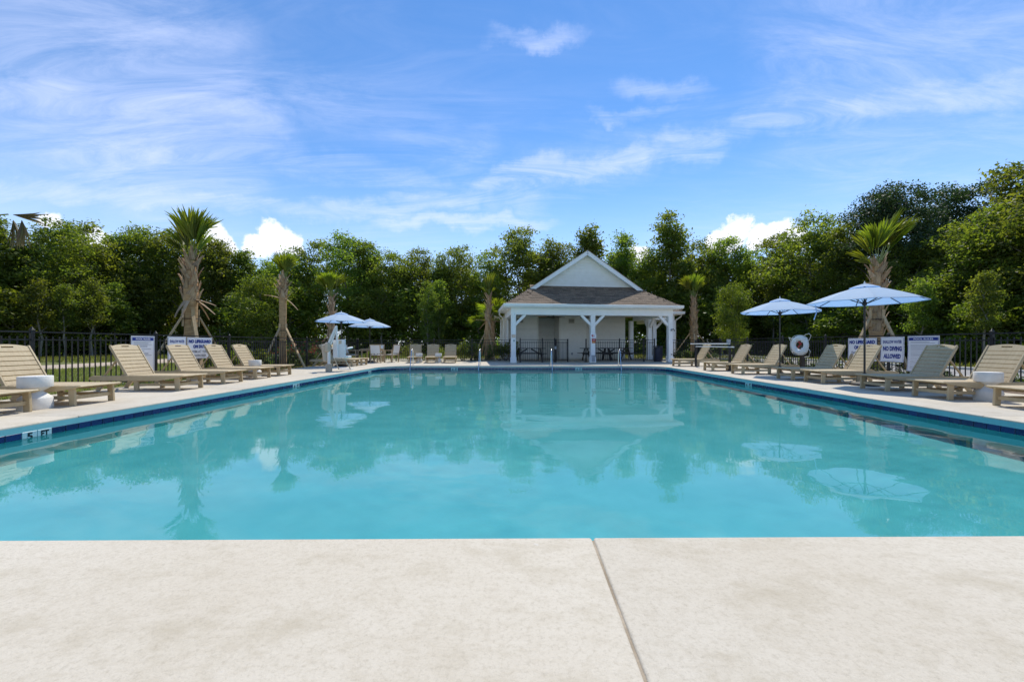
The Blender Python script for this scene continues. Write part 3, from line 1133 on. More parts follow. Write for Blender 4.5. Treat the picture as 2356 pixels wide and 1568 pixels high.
def gutter(a, b, nrm):
    a, b, nrm = Vector(a), Vector(b), Vector(nrm)
    d = (b - a).normalized()
    prof = [(0.0, -0.14), (0.075, -0.14), (0.10, -0.10), (0.10, -0.05), (0.125, 0.0), (0.115, 0.006), (0.085, -0.04), (0.0, -0.045)]
    n = len(prof)
    vs = [p + nrm * q[0] + Vector((0, 0, q[1])) for p in (a, b) for q in prof]
    fs = [(i, (i + 1) % n, n + (i + 1) % n, n + i) for i in range(n)] + [tuple(range(n - 1, -1, -1)), tuple(range(n, 2 * n))]
    mb = MB().add(vs, fs)
    mb.bar(a + Vector((0, 0, -0.08)) - nrm * 0.013, b + Vector((0, 0, -0.08)) - nrm * 0.013, 0.022, 0.17)
    return mb.build('gutter', M['white'], pav)


gutter((-OV - .1, -OV + .02, EZ + .015), (W + OV + .1, -OV + .02, EZ + .015), (0, -1, 0))
gutter((-OV + .02, -OV + .02, EZ + .012), (-OV + .02, BK, EZ + .012), (-1, 0, 0))
gutter((W + OV - .02, -OV + .02, EZ + .012), (W + OV - .02, V0, EZ + .012), (1, 0, 0))
gutter((W + OV, V0 + .02, EZ - .02), (U1 + .1, V0 + .02, EZ - .02), (0, -1, 0))
gutter((U1 - .02, V0 + .02, EZ - .022), (U1 - .02, V1, EZ - .022), (1, 0, 0))
for u, v, s in ((-0.0, 3.6, -1), (-0.0, 5.2, -1), (W + 2.0, 3.3, 1)):
    pts = [(u + s * (OV + .03), v - .2, 2.97), (u + s * (OV + .03), v - .2, 2.80), (u + s * 0.2, v - .02, 2.55), (u + s * 0.19, v, 2.4), (u + s * 0.19, v, 0.1), (u + s * .28, v - .05, .04)]
    MB().tube(pts, 0.042, 8).build('downspout', M['trim'], pav, smooth=True)
# ceiling and inner walls of lap siding
MB().box((UC, 2.35, 2.83), (W - 0.26, 4.5, 0.03)).build('ceiling', M['white'], pav)


def sided_wall(u0, v0, u1, v1, z1=2.81, thick=0.1, planks=True):
    d = Vector((u1 - u0, v1 - v0, 0))
    n = d.length
    a = math.atan2(d.y, d.x)
    w = MB().box((n / 2, thick / 2, z1 / 2), (n, thick, z1)).build('wall', M['siding'], pav, loc=(u0, v0, 0), rot=(0, 0, a))
    z = 0.10
    MB().box((n / 2, -0.02, 0.05), (n, 0.03, 0.098)).build('baseboard', M['trim'], w)
    while planks and z < z1 - 0.1:
        h = min(0.178, z1 - z)
        vs = [(0.002, -.024, z), (n - .002, -.024, z), (n - .002, -.006, z + h), (.002, -.006, z + h), (.002, 0, z), (n - .002, 0, z), (n - .002, 0, z + h), (.002, 0, z + h)]
        MB().add(vs, [(0, 1, 2, 3), (0, 4, 5, 1), (3, 2, 6, 7), (0, 3, 7, 4), (1, 5, 6, 2)]).build('siding_plank', M['siding'], w)
        z += 0.178
    return w


BV = 4.6
sided_wall(0.10, BV, 2.15, BV)
sided_wall(2.15, BV, 2.15, BV + 1.5, planks=False)
sided_wall(2.15, BV + 1.5, 3.55, BV + 1.5)
sided_wall(3.55, BV + 1.5, 3.55, BV, planks=False)
sided_wall(3.55, BV, 5.45, BV)
sided_wall(5.45, BV + 0.12, 8.15, BV + 0.12)
sided_wall(8.15, BV + .12, 8.15, 8.5, planks=False)
sided_wall(-0.02, 8.5, -0.02, 3.45)
sided_wall(8.15, 8.5, -.02, 8.5, planks=False)
MB().box((5.45, BV - .03, 1.4), (.11, .05, 2.8)).build('corner_trim', M['trim'], pav)
MB().box((2.12, BV - .03, 1.4), (.09, .05, 2.8)).build('corner_trim', M['trim'], pav)
MB().box((3.58, BV - .03, 1.4), (.09, .05, 2.8)).build('corner_trim', M['trim'], pav)
for u in (0.95, 4.38):
    t = MB().box((u, BV - .035, 2.52), (0.46, 0.04, 0.36)).build('wall_vent', M['trim'], pav, bevel=.005)
    for i in range(3):
        MB().box((u, BV - .06, 2.43 + .09 * i), (0.34, .02, .045)).build('louver', M['dark'], t)
MB().box((4.42, BV - .03, 0.36), (0.11, .05, .15)).build('socket_box', M['grey'], pav, bevel=.006)
# fittings on the front posts
hp = MB().box((W + .03, -.142, 1.78), (.10, .03, .12)).build('camera_bracket', M['grey'], pav, bevel=.01)  # mount of the small camera fixed to this post, no lamp here
MB().tube([(W + .03, -.16, 1.8), (W + .07, -.26, 1.82), (W + .13, -.28, 1.76), (W + .14, -.28, 1.70)], .022, 8).build('camera_head', M['bronze'], hp, smooth=True)  # the post camera itself, bent out and down from its mount
MB().lathe([(0, 0), (.03, 0), (.035, .02), (.02, .04), (0, .045)], 10).build('hose_tap', M['bronze'], pav, loc=(W + .02, -.17, .42), rot=(R(90), 0, 0))
MB().box((4.33, -.155, .22), (.19, .04, .36)).build('outlet_cover', M['grey'], pav, bevel=.01)

# signs on the front posts (they hang on the posts: things of their own)


def pav_pt(u, v, z):
    c, s = math.cos(PY), math.sin(PY)
    return (-0.32 + u * c - v * s, 20.5 + u * s + v * c, z)


def small_sign(name, label, u, z, w, h, board, marks, v=-.137):
    t = thing(name, pav_pt(u, v, z), label, 'sign', None, PY)
    MB().box((0, 0, 0), (w, .012, h)).build('board', board, t)
    for (x, y, ww, hh, mm) in marks:
        MB().box((x, -.008, y), (ww, .003, hh)).build('print_block', mm, t)
    return t


def text_on(t, s, x, z, w, h, mat, bold=0.0, off=-.0085):
    o = link('lettering', text_mesh('lettering', s, .1, mat, bold, w, h), t, (x, off, z), (R(90), 0, 0))
    return o


t = small_sign('notice_sign', 'orange printed warning strip on the corner post of the pavilion beside the palm', 0, 1.42, .24, .19, M['signw'], [(0, .066 - .044 * i, .22, .022, M['orange']) for i in range(4)])
t = small_sign('wall_plaque', 'small green plaque below the orange notice on the pavilion corner post', 0.02, 1.17, .085, .13, M['signw'], [(0, .02, .06, .05, M['petal']), (0, -.03, .05, .03, M['bush'])])
for ch in t.children:
    if ch.name.startswith('print_block'):
        ch.data.materials.clear()
        ch.data.materials.append(pmat('green_print', (0.03, 0.14, 0.12), (0.04, 0.17, .14), 3, .5))
small_sign('post_sign', 'white sign with red emblem on the middle pavilion post', 4.33, 1.43, .33, .235, M['signw'], [(-.04, .03, .10, .075, M['red']), (-.02, -.035, .06, .04, M['red']), (.07, .04, .06, .014, M['red']), (.07, -.01, .04, .012, M['signink'])])
small_sign('fire_sign', 'red and orange notice below the white sign on the middle pavilion post', 4.36, 1.17, .19, .25, M['red'], [(0, -.07, .15, .07, M['orange']), (.01, .05, .03, .09, M['signw'])], v=-.139)


# ceiling fans
def fan(u, v, label):
    t = thing('ceiling_fan', pav_pt(u, v, 2.815), label, 'ceiling fan', 'bronze ceiling fans under the pavilion roof', 0.3)
    MB().tube([(0, 0, 0), (0, 0, -.16)], .016, 8).build('downrod', M['bronze'], t)
    MB().lathe([(0.0, -.30), (.06, -.29), (.11, -.25), (.11, -.20), (.05, -.165), (0, -.16)], 16).build('motor', M['bronze'], t, smooth=True)
    for k in range(5):
        a = 2 * PI * k / 5 + u
        mt = Matrix.Rotation(a, 3, 'Z') @ Matrix.Rotation(R(10), 3, 'X')
        MB().box(Vector((math.cos(a) * .42, math.sin(a) * .42, -.235)), (.66, .13, .012), mt).build('blade', M['bronze'], t)
    return t


fan(2.6, 2.0, 'bronze ceiling fan under the pavilion roof, before the recessed doorway bay')
fan(5.0, 2.0, 'bronze ceiling fan under the pavilion roof, close behind the middle post')


# picnic tables
def picnic(u, v, rz, label):
    t = thing('picnic_table', pav_pt(u, v, 0), label, 'picnic table', 'dark picnic tables inside the pavilion', PY + rz)
    for i in range(5):
        MB().box((0, -.32 + .16 * i, .74), (1.85, .145, .035)).build('top_plank', M['bronze'], t, bevel=.004)
    for s in (-1, 1):
        for i in range(2):
            MB().box((0, s * (.62 + .14 * i), .44), (1.85, .13, .035)).build('seat_plank', M['bronze'], t, bevel=.004)
        for x in (-.65, .65):
            MB().bar((x, s * .26, .72), (x, s * .66, 0), .05, .09, (0, 1, 0)).build('leg', M['bronze'], t)
    for x in (-.65, .65):
        MB().box((x + .05, 0, .40), (.045, 1.5, .09)).build('cross_beam', M['bronze'], t)
        MB().bar((x * .2, 0, .70), (x, 0, .40), .05, .07).build('strut', M['bronze'], t)


picnic(1.25, 2.6, 0, 'dark picnic table behind the gated fence at the palm end of the pavilion')
picnic(5.35, 2.4, .05, 'dark picnic table behind the fence next to the middle pavilion post')
picnic(7.0, 3.3, .08, 'dark picnic table between the middle table and the bin in the pavilion')

# pavilion fences and gate
pfg = 'pavilion front fences'


def pfence(label, u0, u1, v, posts):
    p0, p1 = pav_pt(u0, v, 0), pav_pt(u1, v, 0)
    t = fence(label, p0[:2], p1[:2], step=.105, every=posts)
    for q in posts:
        MB().box((q, 0, .012), (.13, .13, .022)).build('base_plate', M['black'], t, bevel=.004)
    return t


pfence('black metal fence panel before the picnic table between corner post and gate', .42, 2.32, .42, [0.0, 1.22, 1.9])
pfence('black metal fence panel between middle pavilion post and the navy bin', 4.62, 8.1, .42, [0.0, 1.42, 2.85, 3.48])
gp = pav_pt(2.38, .42, 0)
gate = thing('fence_gate', gp, 'black picket gate standing ajar beside the open pavilion entrance', 'gate', None, PY + R(24))
for zz, hh in ((1.235, .03), (1.085, .025), (.10, .03)):
    MB().box((.42, 0, zz), (.84, .03, hh)).build('rail', M['black'], gate)
for s in (0.02, .84):
    link('gate_stile', post_me, gate, (s, 0, 0))
for i in range(1, 9):
    link('picket', picket_me, gate, (.84 * i / 9, 0, 0))
MB().box((-.05, -.05, .80), (.11, .07, .16)).build('latch_box', M['grey'], gate, bevel=.01)
gpost = thing('gate_post', pav_pt(4.08, .36, 0), 'lone black gate post on the entrance side of the middle pavilion post', 'post', None, PY)
link('post_shaft', post_me, gpost)
MB().box((0, 0, .012), (.15, .15, .022)).build('base_plate', M['black'], gpost, bevel=.004)
b_ = thing('trash_bin', pav_pt(8.38, .55, 0), 'navy slatted trash bin inside the pavilion corner post', 'trash bin', None, PY)
MB().lathe([(.20, 0), (.22, .02), (.235, .78), (.21, .80), (.20, .60)], 20).build('liner', M['bin'], b_, smooth=True)
for k in range(18):
    a = 2 * PI * k / 18
    MB().box((.245 * math.cos(a), .245 * math.sin(a), .42), (.014, .05, .74), Matrix.Rotation(a, 3, 'Z')).build('slat', M['bin'], b_)
MB().lathe([(.12, .82), (.27, .82), (.29, .85), (.27, .88), (.12, .88)], 20).build('lid_ring', M['bin'], b_, smooth=True)


# ------------------------------------------------------------------ loungers
def lounger_proto():
    t = thing('chaise_lounger', (0, 0, 0), 'x', 'lounger', None)
    c = M['chaise']
    half = .335
    # seat slats across, from the foot end to the hinge
    first = MB().box((0.0, 0, .318), (.10, .60, .024)).mesh('seat_slat', c, bevel=.006)
    n = 11
    for i in range(n):
        link('seat_slat', first, t, (.085 + i * .1035, 0, 0))
    # nosing at the foot end: rounded board
    MB().bar((.02, -.325, .315), (.02, .325, .315), .05, .032, (0, 0, 1)).build('foot_board', c, t, bevel=.012)
    for s in (-1, 1):
        y = s * half
        prof = [(.0, .325), (.02, .30), (.10, .275), (.55, .215), (1.90, .215), (1.98, .245), (1.98, .29), (1.9, .325)]
        vs = [(x, y - .016, z) for x, z in prof] + [(x, y + .016, z) for x, z in prof]
        m = len(prof)
        MB().add(vs, [tuple(range(m)), tuple(range(2 * m - 1, m - 1, -1))] + [(i, m + i, m + (i + 1) % m, (i + 1) % m) for i in range(m)]).build('side_rail', c, t, bevel=.004)
        yl = s * (half - .035)
        MB().bar((.15, yl, .29), (.135, yl, 0), .036, .10, (1, 0, 0)).build('leg', c, t, bevel=.005)
        MB().bar((1.02, yl, .29), (1.01, yl, 0), .036, .10, (1, 0, 0)).build('leg', c, t, bevel=.005)
        MB().bar((1.62, yl, .28), (1.86, yl, 0), .036, .09, (1, 0, 0)).build('rear_leg', c, t, bevel=.005)
        MB().bar((.16, yl - s * .02, .13), (1.0, yl - s * .02, .13), .03, .055).build('stretcher', c, t, bevel=.004)
    MB().bar((.15, -.30, .13), (.15, .30, .13), .03, .06).build('cross_rail', c, t, bevel=.004)
    MB().bar((1.02, -.30, .20), (1.02, .30, .20), .03, .06).build('cross_rail', c, t, bevel=.004)
    # back, leaning
    a = R(60)
    hx, hz = 1.20, .30
    ux, uz = math.cos(a), math.sin(a)
    nx, nz_ = -math.sin(a), math.cos(a)       # front normal

    def P(s, y, d):
        return (hx + ux * s + nx * d, y, hz + uz * s + nz_ * d)
    BL = .80
    for s in (-1, 1):
        y = s * (.298)
        k = [P(-.02, 0, -.035), P(BL - .06, 0, -.03), P(BL - .02, 0, .0), P(BL - .035, 0, .022), P(-.02, 0, .022)]
        vs = [(p[0], y - .015, p[2]) for p in k] + [(p[0], y + .015, p[2]) for p in k]
        m = len(k)
        MB().add(vs, [tuple(range(m)), tuple(range(2 * m - 1, m - 1, -1))] + [(i, m + i, m + (i + 1) % m, (i + 1) % m) for i in range(m)]).build('back_stile', c, t, bevel=.004)
    for i in range(7):
        s0, s1 = .025 + i * .0905, .025 + i * .0905 + .080
        vs = []
        for d in (-.012, .012):
            for s in (s0, s1):
                for y in (-.28, .28):
                    vs.append(P(s, y, d))
        MB().add(vs, [(0, 1, 3, 2), (4, 6, 7, 5), (0, 2, 6, 4), (1, 5, 7, 3), (0, 4, 5, 1), (2, 3, 7, 6)]).build('back_slat', c, t, bevel=.004)
    # top slat with arched head and a hand hole
    s0 = .025 + 7 * .0905
    ny = 14
    front, back = [], []
    for d in (-.012, .012):
        row = []
        for i in range(ny + 1):
            y = -.28 + .56 * i / ny
            top = BL - .045 + .042 * (1 - (y / .28) ** 2)
            hole = abs(y) < .085
            row.append((P(s0, y, d), P(s0 + .072, y, d), P(s0 + .098, y, d), P(top, y, d), hole))
        (front if d < 0 else back).append(row)
    vs, fs = [], []
    fr_, bk_ = front[0], back[0]
    for row in (fr_, bk_):
        for r_ in row:
            vs += list(r_[:4])
    off = 4 * (ny + 1)
    for i in range(ny):
        for q in range(3):
            hole = q == 1 and abs(-.28 + .56 * (i + .5) / ny) < .085
            if hole:
                continue
            a0, a1 = 4 * i + q, 4 * (i + 1) + q
            fs.append((a0, a0 + 1, a1 + 1, a1))
            fs.append((off + a0, off + a1, off + a1 + 1, off + a0 + 1))
        fs.append((4 * i + 3, off + 4 * i + 3, off + 4 * i + 7, 4 * i + 7))
        fs.append((4 * i, 4 * i + 4, off + 4 * i + 4, off + 4 * i))
        if abs(-.28 + .56 * (i + .5) / ny) < .085:
            for q in (1, 2):
                fs.append((4 * i + q, 4 * i + 4 + q, off + 4 * i + 4 + q, off + 4 * i + q))
    for e in (0, ny):
        fs.append((4 * e, 4 * e + 1, off + 4 * e + 1, off + 4 * e))
        fs.append((4 * e + 1, 4 * e + 2, off + 4 * e + 2, off + 4 * e + 1))
        fs.append((4 * e + 2, 4 * e + 3, off + 4 * e + 3, off + 4 * e + 2))
    MB().add(vs, fs).build('head_slat', c, t)
    for s in (-1, 1):
        MB().bar(P(.46, s * .26, -.03), (1.80, s * .26, .24), .022, .04, (0, 1, 0)).build('prop_strut', c, t, bevel=.003)
    MB().bar((1.78, -.30, .25), (1.78, .30, .25), .03, .05).build('cross_rail', c, t, bevel=.004)
    return t


proto = lounger_proto()
LOUNGERS = [   # foot-end position and heading of the head end
    ((-7.13, 5.42), 180, 'tan slatted chaise lounger cut off at the frame edge, only its foot end showing', 'l'),
    ((-7.08, 6.55), 180, 'tan slatted chaise lounger directly behind the big stone table on the sunlit fence side', 'l'),
    ((-7.17, 8.57), 180, 'tan slatted chaise lounger partly before the rules sign, across from the pool', 'l'),
    ((-7.28, 9.99), 180, 'tan slatted chaise lounger standing before the shallow water sign, sunlit side', 'l'),
    ((-7.36, 11.28), 180, 'tan slatted chaise lounger just past the no lifeguard sign and before the small stone table', 'l'),
    ((-7.41, 12.42), 180, 'tan slatted chaise lounger right behind the small white stone table, under the slim palm', 'l'),
    ((-7.32, 17.5), 180, 'tan slatted chaise lounger seen through the pool lift, nearer of that pair', 'l'),
    ((-7.32, 18.55), 180, 'tan slatted chaise lounger seen through the pool lift, next to the dining set', 'l'),
    ((-5.50, 20.2), 103, 'shaded tan chaise lounger facing the pool, behind the steel rail nearest the dining set', 'f'),
    ((-4.58, 20.2), 100, 'shaded tan chaise lounger facing the pool, standing between two white drum tables', 'f'),
    ((-3.65, 20.2), 97, 'shaded tan chaise lounger facing the pool, the one closest to the leaning palm', 'f'),
    ((7.62, 6.0), -2, 'tan chaise lounger before the road side stone table, mostly out of frame', 'r'),
    ((7.52, 7.18), 0, 'tan chaise lounger with bright back behind the stone table on the road side', 'r'),
    ((7.62, 8.45), 0, 'greyish tan chaise lounger in umbrella shade before the curled rules sign', 'r'),
    ((7.52, 10.05), 0, 'tan chaise lounger before the no lifeguard sign, crossed by the umbrella pole', 'r'),
    ((7.40, 10.96), 0, 'half shaded tan chaise lounger between the life ring and the near umbrella pole', 'r'),
    ((7.20, 13.0), 0, 'tan chaise lounger under the smaller umbrella, beside the life ring', 'r'),
    ((7.02, 14.62), 2, 'tan chaise lounger behind the black post that holds the white poles', 'r'),
    ((6.98, 17.55), 3, 'tan chaise lounger next to the pavilion corner, under the white rescue poles', 'r'),
]
grp = {'l': 'loungers along the picket fence in full sun', 'f': 'loungers facing down the pool', 'r': 'loungers along the road side fence'}
for i, ((x, y), rz, label, gk) in enumerate(LOUNGERS):
    o = proto if i == 0 else copy_tree(proto)
    o.location = (x, y, 0)
    o.rotation_euler = (0, 0, R(rz + (rg.uniform(-1.2, 1.2))))
    o['label'] = label
    o['group'] = grp[gk]


# ------------------------------------------------------------------ stone side tables
def stone_table(x, y, s, label, rz=0.0):
    s *= 0.71
    t = thing('side_table', (x, y, 0), label, 'side table', 'white stone side tables', rz)
    MB().lathe([(.245 * s, .335), (.25 * s, .345), (.25 * s, .497), (.243 * s, .505), (.0, .506)], 32).build('table_top', M['stone'], t, smooth=True)
    MB().lathe([(.25 * s, 0), (.255 * s, .01), (.25 * s, .165), (.235 * s, .18), (.125 * s, .255), (.10 * s, .27), (.125 * s, .285), (.225 * s, .335)], 32).build('pedestal', M['stone'], t, smooth=True)


stone_table(-7.48, 5.98, 1.03, 'large white hourglass stone table between two loungers at the fence side pool corner')
stone_table(-8.1, 11.85, .95, 'small white stone table between two loungers beyond the no lifeguard sign')
stone_table(-5.33, 20.55, .98, 'white stone table between facing loungers, on the dining set side', .3)
stone_table(-4.30, 20.55, .98, 'white stone table between facing loungers, on the pavilion side', .5)
stone_table(8.30, 6.85, 1.0, 'large white hourglass stone table in front of lounger on the road side')


# ------------------------------------------------------------------ umbrellas
def umbrella_proto():
    t = thing('patio_umbrella', (0, 0, 0), 'x', 'umbrella', 'pale blue patio umbrellas')
    MB().lathe([(0, .0), (.27, .0), (.29, .015), (.27, .05), (.10, .09), (.045, .10), (.04, .30), (.0, .30)], 24).build('base', M['bronze'], t, smooth=True)
    MB().tube([(0, 0, .05), (0, 0, 2.40)], .021, 10).build('pole', M['bronze'], t, smooth=True)
    n = 8
    R0, zr, zt = 1.14, 2.02, 2.36
    cv = MB()
    prof = [(0.22, zt), (.5, 2.275), (.8, 2.165), (1.0, 2.085), (R0, zr)]
    vs, fs = [], []
    sub = 4
    m = n * sub
    for j, (r, z) in enumerate(prof):
        for k in range(m):
            a = 2 * PI * k / m
            f = (k % sub) / sub
            ph = math.cos(PI / n) / math.cos(((k % sub) / sub - .5) * 2 * PI / n)      # flat sided
            sag = .028 * (1 - abs(f - .5) * 2 if f else 0) * (r / R0) if f else 0
            vs.append((r * ph * math.cos(a), r * ph * math.sin(a), z - sag * .3))
    for j in range(len(prof) - 1):
        for k in range(m):
            k2 = (k + 1) % m
            fs.append((j * m + k, (j + 1) * m + k, (j + 1) * m + k2, j * m + k2))
    can = MB().add(vs, fs).build('canopy', M['canvas'], t)
    # small hanging hem
    hv = []
    last = (len(prof) - 1) * m
    for k in range(m):
        p = vs[last + k]
        hv.append(p)
        hv.append((p[0] * .998, p[1] * .998, p[2] - .016))
    MB().add(hv, [(2 * k, 2 * k + 1, 2 * ((k + 1) % m) + 1, 2 * ((k + 1) % m)) for k in range(m)]).build('hem', M['canvas'], can)
    # vent cap
    vs, fs = [], []
    for (r, z) in ((.0, 2.455), (.06, 2.45), (.17, 2.415), (.30, 2.362)):
        for k in range(m):
            a = 2 * PI * k / m
            ph = math.cos(PI / n) / math.cos(((k % sub) / sub - .5) * 2 * PI / n)
            vs.append((r * ph * math.cos(a), r * ph * math.sin(a), z))
    for j in range(3):
        for k in range(m):
            k2 = (k + 1) % m
            fs.append((j * m + k, (j + 1) * m + k, (j + 1) * m + k2, j * m + k2))
    MB().add(vs, fs).build('vent_cap', M['canvas'], t)
    MB().lathe([(.0, 0), (.018, .005), (.02, .03), (.008, .045), (.012, .06), (0, .075)], 10).build('finial', M['plastic'], t, smooth=True, loc=(0, 0, 2.45))
    MB().lathe([(.022, 1.93), (.045, 1.94), (.05, 2.0), (.03, 2.03), (.022, 2.04)], 12).build('runner', M['black'], t, smooth=True)
    MB().lathe([(.022, 2.33), (.04, 2.335), (.04, 2.37), (.022, 2.375)], 12).build('hub', M['black'], t, smooth=True)
    for k in range(n):
        a = 2 * PI * k / n
        c, s = math.cos(a), math.sin(a)
        rib = MB().tube([(c * .04, s * .04, 2.35), (c * .5, s * .5, 2.255), (c * .8, s * .8, 2.145), (c * 1.12, s * 1.12, 2.012)], .010, 6).build('rib', M['black'], t)
        MB().tube([(c * .045, s * .045, 1.98), (c * .58, s * .58, 2.222)], .009, 6).build('strut', M['black'], rib)
    MB().tube([(.02, -.05, 1.2), (.02, -.09, 1.2)], .012, 6).build('crank', M['black'], t)
    return t


up = umbrella_proto()
for i, (x, y, s, rz, label) in enumerate(((8.37, 9.38, 1.0, 12, 'large looking pale blue umbrella in front of the thick palm on the road side'),
                                          (8.35, 12.4, 1.0, 30, 'pale blue umbrella with dark pole beside the life ring and young yellow-green tree'),
                                          (-8.15, 17.7, 1.0, 8, 'pale blue umbrella standing behind the white pool lift'),
                                          (-8.25, 21.35, .97, 20, 'pale blue umbrella over the dining table with white chairs'))):
    o = up if i == 0 else copy_tree(up)
    o.location = (x, y, 0)
    o.scale = (s, s, s)
    o.rotation_euler = (0, 0, R(rz))
    o['label'] = label
MB().tube([(-.62, .72, 2.0), (-.60, .70, 1.82), (-.66, .72, 1.62)], .012, 6).build('tie_strap', M['canvas'], up)


# ------------------------------------------------------------------ dining set
def dining_chair(x, y, rz, label, back=M['sling']):
    t = thing('dining_chair', (x, y, 0), label, 'chair', 'dining chairs round the umbrella table', R(rz))
    w = .27
    for s in (-1, 1):
        MB().bar((s * w, .24, 0), (s * w, .26, .42), .045, .05, (0, 1, 0)).build('leg', M['teak'], t, bevel=.004)
        MB().bar((s * w, -.24, 0), (s * w, -.22, .64), .045, .05, (0, 1, 0)).build('leg', M['teak'], t, bevel=.004)
        MB().bar((s * w, .24, .42), (s * w, .36, .96), .04, .05, (0, 1, 0)).build('back_stile', M['teak'], t, bevel=.004)
        MB().bar((s * w, -.27, .655), (s * w, .30, .655), .055, .03).build('armrest', M['teak'], t, bevel=.006)
        MB().bar((s * w, -.22, .40), (s * w, .26, .40), .035, .05).build('side_rail', M['teak'], t)
    MB().box((0, .02, .425), (.52, .46, .02)).build('seat', M['sling'], t, bevel=.006)
    MB().bar((0, .27, .50), (0, .36, .94), .50, .018, (0, 1, 0)).build('back_sling', back, t, bevel=.004)
    MB().bar((-w, .36, .955), (w, .36, .955), .03, .045).build('top_rail', M['teak'], t)
    MB().bar((-w, -.22, .38), (w, -.22, .38), .03, .05).build('front_rail', M['teak'], t)


tb = thing('dining_table', (-8.1, 21.3, 0), 'square wooden dining table under the umbrella at the fence corner', 'table', None, .05)
for i in range(6):
    MB().box((-.40 + .16 * i, 0, .73), (.15, .95, .03)).build('top_plank', M['teak'], tb, bevel=.004)
for a in (-1, 1):
    for b in (-1, 1):
        MB().box((.42 * a, .42 * b, .355), (.06, .06, .71)).build('leg', M['teak'], tb, bevel=.005)
    MB().box((0, .42 * a, .67), (.8, .03, .08)).build('apron', M['teak'], tb)
dining_chair(-8.95, 20.75, 100, 'olive wooden dining chair seen side-on by the fence')
dining_chair(-7.55, 20.6, 178, 'white sling dining chair seen from behind, nearest the pool')
dining_chair(-7.05, 21.35, 250, 'white sling dining chair turned sideways, nearest the facing loungers')
dining_chair(-8.1, 22.0, -4, 'white sling dining chair on the fence side of the table')


# ------------------------------------------------------------------ pool lift
pl = thing('pool_lift', (-6.92, 14.05, 0), 'white pool access lift with seat hanging from its raised arm', 'pool lift', None, 0)
MB().box((0, 0, .14), (.17, .20, .28)).build('anchor_box', M['beige'], pl, bevel=.02)
MB().tube([(0, 0, .25), (0, 0, .80)], .05, 12).build('mast', M['plastic'], pl, smooth=True)
MB().bar((-.04, 0, .70), (-.04, 0, 1.06), .19, .20, (0, 1, 0)).build('control_box', M['beige'], pl, bevel=.05)
MB().bar((-.13, .06, .35), (-.20, .06, 1.00), .16, .22, (0, 1, 0)).build('battery_cover', M['beige'], pl, bevel=.05)
MB().bar((.0, 0, 1.02), (.27, .0, 1.64), .07, .09, (0, 1, 0)).build('lift_arm', M['plastic'], pl, bevel=.01)
MB().tube([(.06, .02, .98), (.22, .02, 1.42)], .028, 10).build('actuator', M['plastic'], pl, smooth=True)
MB().bar((.27, .0, 1.66), (.32, .0, .50), .06, .05, (0, 1, 0)).build('hanger_arm', M['plastic'], pl, bevel=.01)
seat = MB().bar((.34, .10, .52), (.31, .14, 1.16), .47, .05, (0, 1, 0)).build('seat_back', M['plastic'], pl, bevel=.03, seg=2)
MB().box((.36, .30, .52), (.50, .46, .07)).build('seat_pan', M['plastic'], pl, bevel=.03, seg=2)
for s in (-1, 1):
    MB().tube([(.34 + s * .28, .12, .84), (.37 + s * .30, .42, .87)], .033, 10).build('armrest', M['plastic'], pl, smooth=True)
    MB().tube([(.30 + s * .18, .14, .52), (.42 + s * .22, .34, .06)], .020, 8).build('foot_tube', M['beige'], pl, smooth=True)
MB().box((.45, .42, .07), (.46, .20, .03)).build('foot_rest', M['plastic'], pl, bevel=.01)
MB().box((.36, .115, 1.03), (.10, .02, .20)).build('label_plate', M['beige'], pl)


# ------------------------------------------------------------------ grab rails
def grab_rail(x, y, rz, label, wide=1.0):
    t = thing('grab_rail', (x, y, 0), label, 'grab rail', 'steel grab rails at the pool edge', R(rz))
    pts = []
    # local -y is towards the water
    prof = [(.42, -.05), (.40, .45), (.37, .62), (.31, .715), (.22, .75), (.12, .73), (.03, .64), (-.06, .45), (-.20, .12), (-.36, -.25), (-.44, -.60)]
    pts = [(0, a * wide, b) for a, b in prof]
    MB().tube(pts, .0205, 10).build('rail_tube', M['chrome'], t, smooth=True)
    MB().lathe([(.05, .0), (.05, .012), (.025, .02)], 14, (0, .42 * wide, 0)).build('escutcheon', M['chrome'], t, smooth=True)


grab_rail(-5.02, YF + .18, 4, 'polished steel grab rail in front of the facing lounger nearest the dining set')
grab_rail(-1.86, YF + .18, 0, 'polished steel grab rail in front of the leaning palm')
grab_rail(1.5, YF + .18, 0, 'polished steel grab rail before the pavilion gate')
grab_rail(4.68, YF + .18, -4, 'polished steel grab rail before the pavilion picnic tables')
grab_rail(XL - .30, 4.47, 90, 'polished steel ladder rail at the pool edge, cut by the frame beside the depth marker', .8)

# ------------------------------------------------------------------ life ring, pole rack
lp = thing('life_ring_post', (9.12, 12.45, 0), 'brown wooden post carrying the life ring', 'post', None)
MB().box((0, 0, .33), (.11, .11, .70)).build('post_shaft', M['bronze'], lp, bevel=.008)
MB().box((-.05, 0, .78), (.04, .14, .32)).build('bracket', M['bronze'], lp, bevel=.005)
lr = thing('life_ring', (9.0, 12.42, .965), 'white life ring with rope loops and red tag by the road side fence', 'life ring', None, R(-78))
vs, fs = [], []
n1, n2 = 36, 12
for i in range(n1):
    a = 2 * PI * i / n1
    for j in range(n2):
        b = 2 * PI * j / n2
        r = .225 + .085 * math.cos(b)
        vs.append((r * math.cos(a), .055 * math.sin(b), r * math.sin(a)))
for i in range(n1):
    for j in range(n2):
        fs.append((i * n2 + j, ((i + 1) % n1) * n2 + j, ((i + 1) % n1) * n2 + (j + 1) % n2, i * n2 + (j + 1) % n2))
MB().add(vs, fs).build('ring', M['ring'], lr, smooth=True)
